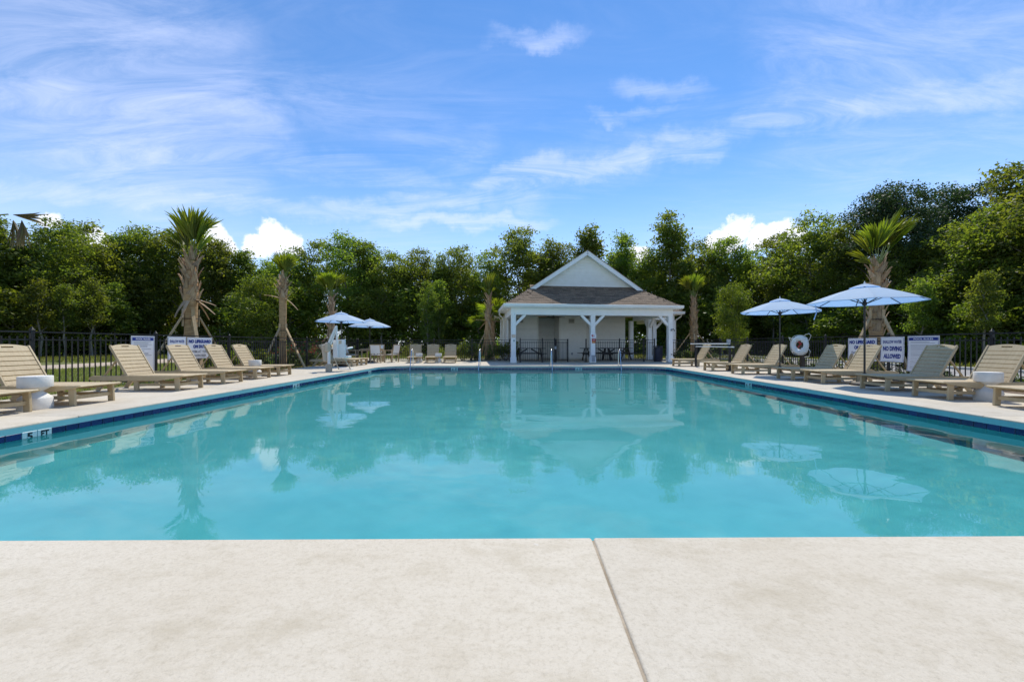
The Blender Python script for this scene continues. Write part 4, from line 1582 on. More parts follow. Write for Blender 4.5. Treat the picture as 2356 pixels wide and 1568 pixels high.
MB().tube([(.315 * math.cos(a) * (1.0 + .09 * math.sin(2 * a) ** 2), -.02, .315 * math.sin(a) * (1.0 + .09 * math.sin(2 * a) ** 2)) for a in np.linspace(0, 2 * PI, 40)], .009, 6, cap=False).build('grab_rope', M['rope'], lr)
MB().tube([(.14, -.03, .26), (.24, -.05, .33), (.36, -.05, .36), (.42, -.04, .30), (.36, -.03, .18), (.26, -.02, .08)], .010, 6).build('throw_rope', M['rope'], lr, smooth=True)
MB().tube([(-.24, -.03, .20), (-.36, -.04, .25), (-.33, -.02, .16)], .010, 6).build('throw_rope', M['rope'], lr, smooth=True)
MB().tube([(.26, 0, -.05), (.36, .0, -.2), (.30, .02, -.36), (.15, .02, -.38)], .010, 6).build('throw_rope', M['rope'], lr, smooth=True)
for k in range(4):
    a = PI / 4 + PI / 2 * k
    MB().box((.225 * math.cos(a), 0, .225 * math.sin(a)), (.19, .125, .05), Matrix.Rotation(-a, 3, 'Y')).build('rope_band', M['ring'], lr, bevel=.02)
MB().tube([(-.06, .0, .10), (.02, -.02, .08), (.07, -.03, .03), (.0, -.03, -.02), (-.04, -.02, -.08)], [.015, .03, .034, .025, .012], 8).build('red_tag', M['red'], lr, smooth=True)

rk = thing('pole_rack', (7.8, 14.35, 0), 'black post with grey box holding the rescue poles', 'rack', None)
for yy in (0.0, 2.75):
    MB().box((0, yy, .59), (.075, .075, 1.18)).build('post_shaft', M['black'], rk, bevel=.006)
    MB().box((0, yy, .012), (.16, .16, .022)).build('base_plate', M['black'], rk, bevel=.004)
    for z in (1.0, .885):
        MB().box((-.06, yy, z - .03), (.08, .03, .03)).build('hook', M['black'], rk)
MB().box((-.05, -.02, 1.10), (.10, .11, .13)).build('grey_box', M['grey'], rk, bevel=.008)
p1_ = MB().tube([(0, 0, 0), (0, 3.25, 0)], .019, 10).build('rescue_pole', M['plastic'], smooth=True, loc=(7.725, 14.2, 1.005))
tag(p1_, 'long white rescue pole, the upper one on the black rack', 'pole', 'white rescue poles on the black rack')
p2_ = MB().tube([(0, 0, 0), (0, 3.0, 0)], .019, 10).build('rescue_pole', M['plastic'], smooth=True, loc=(7.735, 13.95, .89))
tag(p2_, 'long white rescue pole, the lower one on the black rack', 'pole', 'white rescue poles on the black rack')


# ------------------------------------------------------------------ signs on the fences
def fence_sign(label, x, y0, y1, z0, z1, facing, kind, curl=0.0):
    """facing +1 looks towards +X, -1 towards -X; local x runs along the reading direction"""
    w, h = abs(y1 - y0), z1 - z0
    t = thing('fence_sign', (x, (y0 + y1) / 2, (z0 + z1) / 2), label, 'sign', None, R(90 if facing > 0 else -90))

    def bendy(px, pz):
        return -curl * (max(0, (-pz / h)) ** 2) * 1.6 - curl * .5 * (px / w) ** 2

    nx_, nz2 = 8, 8
    vs, fs = [], []
    for off in (0, .006):
        for i in range(nx_ + 1):
            for j in range(nz2 + 1):
                px, pz = -w / 2 + w * i / nx_, -h / 2 + h * j / nz2
                vs.append((px, off + bendy(px, pz), pz))
    o_ = (nx_ + 1) * (nz2 + 1)
    for i in range(nx_):
        for j in range(nz2):
            a = i * (nz2 + 1) + j
            b = a + nz2 + 1
            fs.append((a, b, b + 1, a + 1))
            fs.append((o_ + a, o_ + a + 1, o_ + b + 1, o_ + b))
    for i in range(nx_):
        for j in (0, nz2):
            a = i * (nz2 + 1) + j
            fs.append((a, a + nz2 + 1, o_ + a + nz2 + 1, o_ + a))
    for j in range(nz2):
        for i in (0, nx_):
            a = i * (nz2 + 1) + j
            fs.append((a, a + 1, o_ + a + 1, o_ + a))
    MB().add(vs, fs).build('board', M['signw'], t)

    def place(me):
        co = np.array([v.co[:] for v in me.vertices])
        for c in co:
            c[1] += bendy(c[0], c[2])
        me.vertices.foreach_set('co', co.astype(np.float32).ravel())

    def words_(s, cx, cz, ww, hh, mat, bold):
        me = text_mesh('lettering', s, .1, mat, bold, ww, hh)
        co = np.array([v.co[:] for v in me.vertices])
        new = np.stack([co[:, 0] + cx, np.full(len(co), -.003), co[:, 1] + cz], 1)
        me.vertices.foreach_set('co', new.astype(np.float32).ravel())
        place(me)
        me.update()
        link('lettering', me, t)

    def block(cx, cz, ww, hh, mat, y=-.002, name='print_line'):
        mb = MB()
        k = 8 if ww > .2 else 2
        vs = []
        for i in range(k + 1):
            px = cx - ww / 2 + ww * i / k
            vs += [(px, y + bendy(px, cz - hh / 2), cz - hh / 2), (px, y + bendy(px, cz + hh / 2), cz + hh / 2)]
        mb.add(vs, [(2 * i, 2 * i + 2, 2 * i + 3, 2 * i + 1) for i in range(k)])
        mb.build(name, mat, t)

    bw = .006
    ins = .018
    for sx in (-1, 1):
        block(sx * (w / 2 - ins), 0, bw, h - 2 * ins, M['signb'], name='border')
    for sz in (-1, 1):
        block(0, sz * (h / 2 - ins), w - 2 * ins - .014, bw, M['signb'], name='border')
    if kind == 'shallow':
        words_('SHALLOW WATER', 0, h * .30, w * .80, h * .13, M['signb'], .003)
        words_('NO DIVING', 0, h * .03, w * .80, h * .19, M['signb'], .006)
        words_('ALLOWED', 0, -h * .27, w * .74, h * .19, M['signb'], .006)
    elif kind == 'lifeguard':
        words_('NO LIFEGUARD', 0, h * .32, w * .90, h * .17, M['signb'], .007)
        words_('ON DUTY', 0, h * .08, w * .56, h * .17, M['signb'], .007)
        words_('SWIM AT YOUR', 0, -h * .16, w * .76, h * .12, M['signink'], .002)
        words_('OWN RISK', 0, -h * .35, w * .52, h * .12, M['signink'], .002)
    else:
        block(0, h * .415, w - .06, h * .085, M['signb'], name='header')
        me0 = text_mesh('lettering', 'POOL RULES', .1, M['signw'], .003, w * .62, h * .045)
        co = np.array([v.co[:] for v in me0.vertices])
        new = np.stack([co[:, 0], np.full(len(co), -.0045), co[:, 1] + h * .415], 1)
        me0.vertices.foreach_set('co', new.astype(np.float32).ravel())
        place(me0)
        link('lettering', me0, t)
        rgs = random.Random(int(x * 10) + 40)
        z = h * .33
        while z > -h * .44:
            ww = w * rgs.uniform(.45, .80)
            block(-w * .41 + ww / 2, z, ww, .008, M['signink'])
            z -= .030 if rgs.random() < .7 else .05
    return t


fence_sign('pool rules board with blue header behind the sunlit loungers', FX + .035, 9.38, 9.98, .30, 1.20, 1, 'rules')
fence_sign('shallow water no diving sign half hidden by a sunlit lounger', FX + .035, 10.36, 10.93, .575, 1.20, 1, 'shallow')
fence_sign('no lifeguard on duty sign below the tall thick palm on the sunlit fence', FX + .035, 10.97, 11.85, .575, 1.19, 1, 'lifeguard')
fence_sign('no lifeguard on duty sign partly hidden by umbrella pole on the road side', GX - .035, 12.25, 11.27, .50, 1.18, -1, 'lifeguard', .03)
fence_sign('shallow water no diving sign with curled edges on the road side fence', GX - .035, 11.14, 10.46, .50, 1.20, -1, 'shallow', .07)
fence_sign('curled pool rules board with blue header behind the shaded lounger', GX - .035, 10.36, 9.58, .28, 1.21, -1, 'rules', .10)


# ------------------------------------------------------------------ palms
def frond_mesh(name, spread, seed, pet=0.75, length=0.95, droop=0.35, mat=None, nl=34, thin=1.0):
    """costapalmate fan at the end of a stalk; stalk along +z, fan in the xz plane facing -y"""
    rg = np.random.default_rng(seed)
    n = nl
    V, T = [], []
    for i in range(n):
        a = -spread + 2 * spread * i / (n - 1) + rg.normal() * .02
        ln = length * (1 - .28 * (abs(a) / 2.2) ** 2) * (1 + rg.normal() * .05)
        dirv = np.array([math.sin(a), 0.0, math.cos(a)])
        fold = rg.normal() * .05
        root = np.array([0, 0, pet]) + np.array([0, 0, .16 * math.cos(a * .5)]) * 0.6
        side = np.cross(dirv, np.array([0, 1.0, 0]))
        wmax = (.022 + .01 * math.cos(a)) * thin
        pts, ws = [], []
        for t in (0, .3, .6, .82, 1.0):
            dr = droop * ln * max(0, t - .45) ** 1.6 * (1 + rg.normal() * .2)
            p = root + dirv * ln * t + np.array([0, -1, 0]) * (.10 * ln * t * t + fold * t) + np.array([0, 0, -dr])
            pts.append(p)
            ws.append(wmax * (.35, 1.0, .95, .55, .06)[(0, .3, .6, .82, 1.0).index(t)])
        tint = np.clip(.5 + rg.normal() * .25, 0, 1)
        for q in range(4):
            for sgn in (-1, 1):
                lift = np.array([0, .018, 0])
                e0 = pts[q] + side * ws[q] * sgn + lift * (ws[q] / wmax)
                e1 = pts[q + 1] + side * ws[q + 1] * sgn + lift * (ws[q + 1] / wmax)
                V.append([pts[q], e0, e1, pts[q + 1]])
                T.append(tint)
    return quad_mesh(name, np.array(V), mat or M['frond'], T)


FR = [frond_mesh('fan_leaf', 1.0, 1, .75, .92, .62, None, 30), frond_mesh('fan_leaf', 0.66, 2, .6, 1.0, .42, None, 26), frond_mesh('fan_leaf', 0.34, 3, .5, 1.08, .10, None, 16), frond_mesh('fan_leaf', 1.7, 4, .85, .9, .5)]
PET = [MB().tube([(0, 0, -.12), (0, .01, .35), (0, 0, p + .1)], [.022, .015, .009], 6).mesh('stalk', M['petiole'], smooth=True) for p in (.75, .6, .5, .85)]


def boot_mesh(seed, L_=0.34, w=0.075, out_=.10, split=False):
    rg = random.Random(seed)
    mb = MB()
    rows = []
    for t in (0, .35, .7, 1.0):
        z = L_ * t
        y = -(.02 + .75 * out_ * t ** 1.5)
        ww = w * (1.0, .75, .5, .36)[(0, .35, .7, 1.0).index(t)]
        x = rg.uniform(-.01, .01) + .05 * t * (1 if seed % 2 else -1)
        th = .022 - .008 * t
        rows.append([(x - ww, y, z), (x, y - th, z), (x + ww, y, z), (x, y + th * .5, z)])
    vs = [p for r_ in rows for p in r_]
    fs = []
    for i in range(3):
        for k_ in range(4):
            fs.append((4 * i + k_, 4 * i + (k_ + 1) % 4, 4 * i + 4 + (k_ + 1) % 4, 4 * i + 4 + k_))
    fs.append((12, 13, 14, 15))
    return mb.add(vs, fs).mesh('leaf_base', M['boot'])


BOOTS = [boot_mesh(1), boot_mesh(2, .30, .065, .13), boot_mesh(3, .40, .07, .20), boot_mesh(4, .26, .08, .07)]


def palm(x, y, h, r, label, seed, fronds, boots, lean=(0, 0), stakes=4, stake_h=1.8, stake_r=1.15, bootn=34, flop=0):
    """h: height of the trunk top; boots: (z0, z1) of the part still clad in leaf bases; fronds: (tilt, azimuth, kind, scale)"""
    rg = random.Random(seed)
    t = thing('palm_tree', (x, y, -.06), label, 'palm tree', 'staked palms round the pool', 0)
    pts, rs = [], []
    nseg = 22
    for i in range(nseg + 1):
        f = i / nseg
        bul = 1.12 - .16 * min(1, f * 4) + .05 * math.sin(f * 9 + seed) + rg.uniform(-.018, .018)
        if boots[0] <= f * h:
            bul *= 1.08 - .45 * max(0, (f * h - boots[0]) / max(.01, h - boots[0])) ** 1.6
        pts.append((lean[0] * f ** 1.5, lean[1] * f ** 1.5, h * f))
        rs.append(r * bul)
    MB().tube(pts, rs, 18).build('trunk', M['trunk'] if boots[0] > 1.2 else M['boot'], t, smooth=True)

    def axis(z):
        f = max(0, min(1, z / h))
        i = min(nseg - 1, int(f * nseg))
        return Vector((lean[0] * f ** 1.5, lean[1] * f ** 1.5, z)), rs[i]
    for k_ in range(bootn):
        f = (k_ + .5) / bootn
        z = boots[0] + (boots[1] - boots[0]) * f
        a = k_ * 2.399 + seed
        c, rr_ = axis(z)
        p = c + Vector((math.sin(a), -math.cos(a), 0)) * rr_ * .86
        o = link('leaf_base', BOOTS[rg.randrange(4)], t, p, (R(rg.uniform(-6, 10)), R(rg.uniform(-22, 22)), a))
        o.scale = (1.25, 1.0, 1.0)
    top = axis(h)[0]
    for (tilt, az, kd, s) in fronds:
        o = link('frond', PET[kd], t, top - Vector((0, 0, .12)))
        mt = Matrix.Rotation(R(az), 4, 'Z') @ Matrix.Rotation(R(tilt), 4, 'X') @ Matrix.Rotation(R(rg.uniform(-25, 25)), 4, 'Z')
        o.rotation_euler = mt.to_euler()
        o.scale = (s, s, s)
        link('fan_leaf', FR[kd], o)
    for k_ in range(flop):
        a = rg.uniform(0, 6.28)
        o = link('dry_leaf_base', BOOTS[2], t, axis(boots[0] + .1)[0] + Vector((math.sin(a), -math.cos(a), 0)) * r * .8, (R(rg.uniform(60, 130)), 0, a))
        o.scale = (1.1, 1.4, 1.7)
    for k_ in range(stakes):
        a = 2 * PI * k_ / stakes + .6 + seed * .37
        d = Vector((math.sin(a), -math.cos(a), 0))
        c, rr_ = axis(stake_h)
        MB().bar(d * stake_r, c + d * (rr_ + .02), .085, .042, d).build('stake', M['wood'], t)
        MB().bar(axis(stake_h - .35)[0] + d * (rr_ + .03), axis(stake_h + .18)[0] + d * (rr_ + .03), .085, .035, d).build('batten', M['wood'], t)
    if stakes:
        c, rr_ = axis(stake_h - .12)
        MB().tube([c + Vector((math.sin(a), -math.cos(a), 0)) * (rr_ + .055) for a in np.linspace(0, 2 * PI, 20)], .010, 5, cap=False).build('strap', M['black'], t)
    return t


def bundle(rg, n, t0, t1, az0=0, az1=360, smin=.9, smax=1.1, kinds=(0, 1, 2)):
    return [(rg.uniform(t0, t1), rg.uniform(az0, az1), rg.choice(kinds), rg.uniform(smin, smax)) for _ in range(n)]


rp = random.Random(11)
# tilt is towards -y turned by azimuth: azimuth 90 leans to +x, -90 to -x (fan leans away from the axis)
palm(-10.15, 11.95, 3.62, .178, 'thick staked palm with smooth tan trunk and dark fan fronds above the no lifeguard sign', 1,
     [(24, -95, 0, .82), (36, -85, 1, .74), (12, -100, 2, .95), (3, 60, 1, 1.1), (9, 85, 1, 1.15), (15, 95, 2, 1.0), (22, 110, 2, .72)], (2.35, 3.7), stake_h=1.95, bootn=36, flop=5)
palm(-10.15, 16.6, 3.75, .138, 'slim staked palm with smooth trunk and upright fronds beyond the sunlit loungers', 2,
     bundle(rp, 10, 2, 24, smin=.72, smax=.88, kinds=(1, 2, 1)), (2.95, 3.8), stake_h=1.75, bootn=24, flop=2)
palm(-10.0, 20.6, 3.55, .15, 'staked palm with crisscross trunk behind the pool lift umbrella', 3,
     bundle(rp, 14, 3, 27, smin=.8, smax=1.0, kinds=(1, 1, 2)), (.7, 3.6), stake_h=1.6, bootn=46)
palm(-2.0, 24.0, 4.05, .165, 'leaning staked palm with tall thin crown beside the pavilion', 4,
     [(4, 10, 2, .95), (8, 130, 2, .9), (6, 240, 2, .85), (30, -90, 2, .5), (26, 80, 2, .45)], (2.4, 4.1), lean=(.12, 0), stake_h=1.7, bootn=34, flop=6)
palm(-1.75, 25.3, 2.6, .15, 'shorter leafy palm hidden behind the leaning palm by the pavilion', 5,
     bundle(rp, 13, 25, 85, smin=.95, smax=1.15, kinds=(0, 3, 1)), (.6, 2.7), stakes=0, bootn=26)
palm(11.0, 24.4, 3.95, .19, 'staked palm with shaggy trunk between pavilion and white rescue poles', 6,
     bundle(rp, 13, 3, 24, smin=.9, smax=1.1, kinds=(1, 1, 2)), (1.5, 4.0), stake_h=1.75, stake_r=1.4, bootn=46)
palm(11.2, 12.15, 3.55, .182, 'thick staked palm with bright fronds bent over behind the road side umbrella', 7,
     [(20, 92, 1, 1.15), (27, 88, 1, 1.15), (33, 96, 2, 1.1), (13, 80, 2, 1.15), (8, -85, 1, .9), (18, -92, 1, .8), (32, -86, 2, .8), (3, -30, 1, .95), (50, -100, 2, .6), (66, -80, 2, .5)],
     (1.35, 3.6), stake_h=1.95, bootn=52, lean=(.06, 0), flop=1)
# palm just outside the frame: one drooping frond and a stake reach in
pe = palm(-10.9, 6.1, 3.35, .22, 'palm mostly outside the frame, its stake and one broken dry frond in view', 8,
          bundle(rp, 7, 5, 40, smin=.9, smax=1.0), (2.2, 3.4), stake_h=1.95, stakes=4, stake_r=1.05, bootn=30)
dry = frond_mesh('fan_leaf', .17, 21, .0, .60, .14, M['dryfrond'], 16, .36)
dry2 = frond_mesh('fan_leaf', .26, 22, .0, .50, .0, M['dryfrond'], 15, .24)
st = MB().tube([(0, 0, 3.3), (.5, .1, 3.34), (1.3, .25, 3.10), (2.18, .5, 3.27)], [.02, .016, .013, .011], 6).build('bent_stalk', M['petiole'], pe, smooth=True)
link('fan_leaf', dry, st, (2.16, .5, 3.28), (0, R(98), 0))
link('fan_leaf', dry2, st, (2.24, .5, 3.27), (0, R(172), R(20)))
link('fan_leaf', dry2, st, (2.40, .5, 3.26), (0, R(168), R(-30)))


# ------------------------------------------------------------------ wood round the pool
def tree_proto(seed, H, Rw, base, lobes, clumps, per, leaf, mat, prof='round', flat=.62, cs=.34, bark=None):
    rg = np.random.default_rng(seed)
    C, rad = [], []
    for i in range(lobes):
        u = base + (1 - base) * ((i + .5) / lobes) ** .85
        s = (u - base) / (1 - base)
        if prof == 'round':
            pr = math.sqrt(max(0.03, 1 - (2 * s - .95) ** 2 * .96))
        elif prof == 'column':
            pr = .85 * (1 - s ** 3) + .12
        elif prof == 'cone':
            pr = 1.05 * (1 - s) + .1
        else:
            pr = math.sqrt(max(.05, 1 - (1.5 * s - .5) ** 2)) if s > .15 else .55
        a = i * 2.399 + rg.random() * .9
        rr_ = Rw * pr * (.35 + .45 * rg.random())
        lr_ = Rw * (.24 + .20 * rg.random()) * (.75 + .4 * pr)
        C.append((rr_ * math.cos(a), rr_ * math.sin(a), H * u - lr_ * .4))
        rad.append(lr_)
    C, rad = np.array(C), np.array(rad)
    pick = rg.choice(lobes, clumps, p=rad ** 2 / (rad ** 2).sum())
    d = rg.normal(size=(clumps, 3))
    d /= np.linalg.norm(d, axis=1)[:, None]
    d[:, 2] *= .8
    sh = (.45 + .6 * rg.random(clumps) ** .6)[:, None]
    K = C[pick] + d * rad[pick][:, None] * sh
    K = K[K[:, 2] > .3]
    kt = np.clip(.45 + rg.normal(size=len(K)) * .22, 0, 1)
    P = np.repeat(K, per, 0) + rg.normal(size=(len(K) * per, 3)) * np.array([cs, cs, cs * flat])
    T = np.clip(np.repeat(kt, per) + rg.normal(size=len(P)) * .15, 0, 1)
    crown = quad_mesh('crown', leaf_quads(rg, P, leaf, .12), mat, T)
    mb = MB()
    tp = [(rg.normal() * .05 * i, rg.normal() * .05 * i, H * .86 * i / 7) for i in range(8)]
    tr_ = .011 * H + .04
    mb.tube(tp, [tr_ * (1 - .85 * i / 7) for i in range(8)], 8)
    for c, r_ in zip(C, rad):
        hd = math.hypot(c[0], c[1])
        z0 = max(H * .12, c[2] - hd * rg.uniform(.5, .9) - .3)
        f = min(.999, z0 / (H * .86)) * 7
        i = int(f)
        q = Vector(tp[i]).lerp(Vector(tp[min(7, i + 1)]), f - i)
        e = Vector(c)
        mid = q.lerp(e, .5) + Vector((0, 0, -.12 * hd))
        r0 = tr_ * (1 - .85 * f / 7) * .55
        mb.tube([q, mid, e, e + (e - mid) * .35], [r0, r0 * .7, r0 * .45, .012], 5, cap=False)
    return mb.mesh('trunk', bark or M['bark'], smooth=True), crown


TREES = {
    'oak': [tree_proto(s, 12, 3.3, b_, 22, 300, 62, .115, M['leaf'], 'round', .6, .36, bk) for s, b_, bk in ((101, .16, M['bark']), (102, .24, M['palebark']), (103, .2, M['bark']), (104, .28, M['palebark']))],
    'tall': [tree_proto(s, 12, 2.3, .2, 20, 255, 60, .11, M['leaf'], 'column', .6, .34, M['palebark']) for s in (111, 112)],
    'gum': [tree_proto(s, 12, 2.6, .2, 20, 420, 40, .13, M['leafy'], 'cone') for s in (121,)],
    'airy': [tree_proto(131, 12, 2.9, .22, 18, 260, 34, .12, M['leaf'], 'round', .5, .30, M['palebark'])],
    'young': [tree_proto(144, 6, 2.0, .14, 13, 210, 44, .085, M['leafy'], 'round', .55, .26)],
    'pine': [tree_proto(s, 14, 3.4, .50, 26, 230, 120, .095, M['needle'], 'top', .55, .36) for s in (151, 152)],
    'sapling': [tree_proto(s, 5, 1.7, .10, 13, 170, 34, .10, M['leafy'], 'round', .5, .28, M['palebark']) for s in (161, 162, 163)],
}
TREES['slender'] = [tree_proto(s, 9, 1.25, .42, 12, 120, 42, .11, M['leaf'], 'column', .6, .34, M['palebark']) for s in (171, 172)]
BASEH = {'slender': 9, 'oak': 12, 'tall': 12, 'gum': 12, 'airy': 12, 'young': 6, 'pine': 14, 'sapling': 5}


def put_tree(kind, x, y, h, label, seed, wide=1.0, group=None, name='broadleaf_tree', cat='tree'):
    rg = random.Random(seed)
    tm, cm = TREES[kind][seed % len(TREES[kind])]
    t = thing(name, (x, y, -.08), label, cat, group, rg.uniform(0, 6.28))
    s = h / BASEH[kind]
    t.scale = (s * wide, s * wide, s)
    link('trunk', tm, t)
    link('crown', cm, t)
    return t


def spot(px, top, Y):
    return (px - 1195) / F * Y, 1 + (791 - top) * Y / F


def wood_y(px):
    """distance of the edge of the wood along the viewing direction of the plan"""
    t = (px - 1195) / F
    d = 41.0
    if t < -.02:
        d = min(d, 39.0 / -t)
    if t > .02:
        d = min(d, 25.0 / t)
    return d


gl_ = 'broadleaf trees of the wood beyond the dirt track'
gb_ = 'broadleaf trees of the wood behind the end fence'
gr_ = 'broadleaf trees of the wood beyond the road'
SKY = [  # px, top, kind, own label
    (-260, 470, 'oak', None), (-130, 520, 'tall', None), (-15, 505, 'gum', 'bright green tree at the frame edge below the hanging dry frond'),
    (60, 560, 'gum', 'lighter green tree hanging low between frame edge and the first dark round crown'), (125, 514, 'oak', 'dark round-topped tree with gaps, first tall crown beyond the dirt track'), (195, 520, 'oak', 'broad dark crown just past the first round-topped tree beyond the dirt track'), (262, 545, 'tall', 'narrow dip tree in the skyline above the blue-headed rules board'),
    (318, 530, 'oak', 'broad crown a little before the tall thick palm, beyond the dirt track'), (385, 524, 'airy', 'airy tree with open branches behind the thick tan-trunked palm'), (450, 522, 'oak', 'dark crown showing just behind the fronds of the tall thick palm'), (505, 558, 'tall', 'narrow tree right below the small cloud beside the tall thick palm'),
    (560, 580, 'gum', 'lighter green tree below the white cumulus cloud'), (618, 602, 'tall', 'small-crowned dark tree in the skyline gap before the slim palm'), (668, 585, 'oak', 'round tree directly behind the slim smooth-trunked palm crown'), (728, 548, 'airy', 'tree with lacy top above the pool lift palm'), (800, 546, 'oak', 'round dense crown above the two distant umbrellas'), (845, 560, 'tall', 'narrow tree sloping down from the dense crown above the distant umbrellas'),
    (905, 585, 'oak', 'rounded lower crown above the dining set, before the facing loungers'), (965, 580, 'oak', 'rounded crown straight above the facing loungers'), (1020, 590, 'tall', 'narrow crown above the gap between facing loungers and leaning palm'), (1065, 575, 'oak', 'broad crown just before the leaning palm'), (1125, 572, 'airy', 'thin lacy tree rising behind the leaning palm'),
    (1195, 532, 'oak', 'dark tall tree rising beside the pavilion gable'), (1262, 556, 'tall', 'narrow crown between the dark tall tree and the pavilion ridge'), (1300, 570, 'oak', 'lower crown half hidden behind the pavilion gable slope facing the palm'), (1355, 528, 'gum', 'pointed tree peeking directly above the pavilion ridge'),
    (1432, 540, 'tall', 'dark narrow tree just beyond the pavilion ridge'), (1492, 575, 'tall', 'lower dark tree between the narrow tree and the tallest one past the pavilion'), (1540, 492, 'tall', 'tallest leafy tree just past the pavilion roof'), (1612, 560, 'oak', 'rounded tree behind the shaggy palm beside the pavilion'), (1668, 552, 'oak', 'rounded crown below the big cumulus cloud'), (1740, 566, 'airy', 'thin feathery tree under the far end of the big cumulus cloud'),
    (1800, 545, 'oak', 'dark shoulder crown rising towards the dense tree above the small umbrella'), (1868, 500, 'oak', 'dense dark tree right above the smaller road side umbrella'), (1945, 512, 'tall', 'narrow dark crown between the dense tree and the rounded pine'),
    (2105, 560, 'oak', 'leafy crown beneath the two pines'), (2215, 520, 'oak', 'leafy crown under the open pine on the road side'), (2290, 480, 'tall', 'narrow leafy crown next to the tall spreading tree at the frame edge'), (2352, 378, 'oak', 'tall spreading tree rising past the frame edge beyond the road'), (2470, 400, 'oak', None), (2620, 430, 'oak', None)]
lab = {'l': ('green broadleaf tree in the wood beyond the dirt track', gl_), 'b': ('green broadleaf tree in the wood behind the end fence', gb_), 'r': ('green broadleaf tree in the wood beyond the road', gr_)}
rw = random.Random(21)
for i, (px, top, kind, own) in enumerate(SKY):
    Y = wood_y(px) + rw.uniform(1.2, 3.5)
    x, h = spot(px, top, Y)
    zone = 'l' if px < 560 else ('b' if px < 1700 else 'r')
    put_tree(kind, x, Y, h * 1.02, own or lab[zone][0], 300 + i, 1.0 if h > 9.5 else 1.15, None if own else lab[zone][1])
# second rank and the fringe of lower trees
for i in range(46):
    px = -420 + i * 71 + rw.uniform(-25, 25)
    Y = wood_y(px) + rw.uniform(6, 11)
    top = np.interp(px, [-400, 0, 300, 600, 900, 1100, 1300, 1540, 1750, 1900, 2100, 2356, 2700], [560, 570, 575, 622, 612, 612, 600, 585, 600, 570, 560, 520, 500])
    x, h = spot(px, top + rw.uniform(-12, 22), Y)
    zone = 'l' if px < 560 else ('b' if px < 1700 else 'r')
    put_tree(rw.choice(('oak', 'oak', 'tall', 'gum')), x, Y, h, lab[zone][0], 400 + i, 1.1, lab[zone][1])
for i in range(38):
    px = -380 + i * 82 + rw.uniform(-30, 30)
    Y = wood_y(px) + rw.uniform(-1.0, 1.6)
    x, h = spot(px, rw.uniform(640, 735), Y)
    zone = 'l' if px < 560 else ('b' if px < 1700 else 'r')
    lbl = {'l': 'low young tree at the wood edge beyond the dirt track', 'b': 'low young tree at the wood edge behind the end fence', 'r': 'low young tree at the wood edge beyond the road'}[zone]
    put_tree('sapling', x, Y, max(2.6, h), lbl, 500 + i, 1.25, 'low young trees along the wood edge, ' + {'l': 'track', 'b': 'end fence', 'r': 'road'}[zone] + ' side', 'young_tree')
for px, top, own, Y in ((2050, 424, 'tall dark pine with rounded crown right behind the bent-over palm', 29.0), (2205, 420, 'dark open-crowned pine standing apart past the bent-over palm', 30.0)):
    x, h = spot(px, top, Y)
    put_tree('pine', x, Y, h, own, 151 + (px > 2100), 1.0, None, 'pine_tree', 'pine')
x, h = spot(1688, 648, 27.5)
put_tree('young', x, 27.5, h, 'bright yellow-green young tree beside the smaller road side umbrella', 601, .72)
x, h = spot(610, 632, 36.0)
put_tree('young', x, 36.0, h, 'light green young tree between the two smooth-trunked palms', 602, 1.1)
for i, (px, y0) in enumerate(((985, 640), (1010, 690))):
    x, h = spot(px, y0, 37.5 + i)
    put_tree('airy', x, 37.5 + i, h, ('thin pale-stemmed tree behind the middle facing lounger', 'thin forked tree behind the facing loungers, nearer the leaning palm')[i], 610 + i, .62)

for i, (px, top) in enumerate(((92, 640), (148, 655), (212, 640), (262, 650), (345, 665), (580, 655), (880, 660), (1010, 645), (1660, 660), (1780, 655), (2120, 640), (2262, 625))):
    Y = wood_y(px) - 1.2 - .5 * (i % 3)
    x, h = spot(px, top, Y)
    zn = 'beyond the dirt track' if px < 560 else ('behind the end fence' if px < 1700 else 'beyond the road')
    put_tree('slender', x, Y, h, 'slender pale-stemmed tree standing before the wood ' + zn, 700 + i, .9, 'slender pale-stemmed trees before the wood ' + zn, 'slender_tree')

# dark interior of the wood, one mass of leaves nobody could count
rg2 = np.random.default_rng(77)
pts = []
for i in range(2700):
    px = rg2.uniform(-900, 3300)
    Y = wood_y(px) + rg2.uniform(3, 15)
    x = (px - 1195) / F * Y
    pts.append((x, Y + 3, rg2.uniform(.25, 2.3) ** 2))
K = np.array(pts)
P = np.repeat(K, 22, 0) + rg2.normal(size=(len(K) * 22, 3)) * .75
P = P[P[:, 2] > 0]
tag(link('forest_foliage', quad_mesh('forest_foliage', leaf_quads(rg2, P, .30), M['leaf'], rg2.random(len(P)) * .5)), kind='stuff')
pts = []
for i in range(1500):
    px = rg2.uniform(-500, 2900)
    Y = wood_y(px) + rg2.uniform(-.8, 1.2)
    pts.append(((px - 1195) / F * Y, Y, rg2.uniform(.0, 1.5) ** 1.3))
K = np.array(pts)
P = np.repeat(K, 18, 0) + rg2.normal(size=(len(K) * 18, 3)) * .3
P = P[P[:, 2] > -.05]
tag(link('undergrowth', quad_mesh('undergrowth', leaf_quads(rg2, P, .12), M['bush'], rg2.random(len(P)) * .6)), kind='stuff')


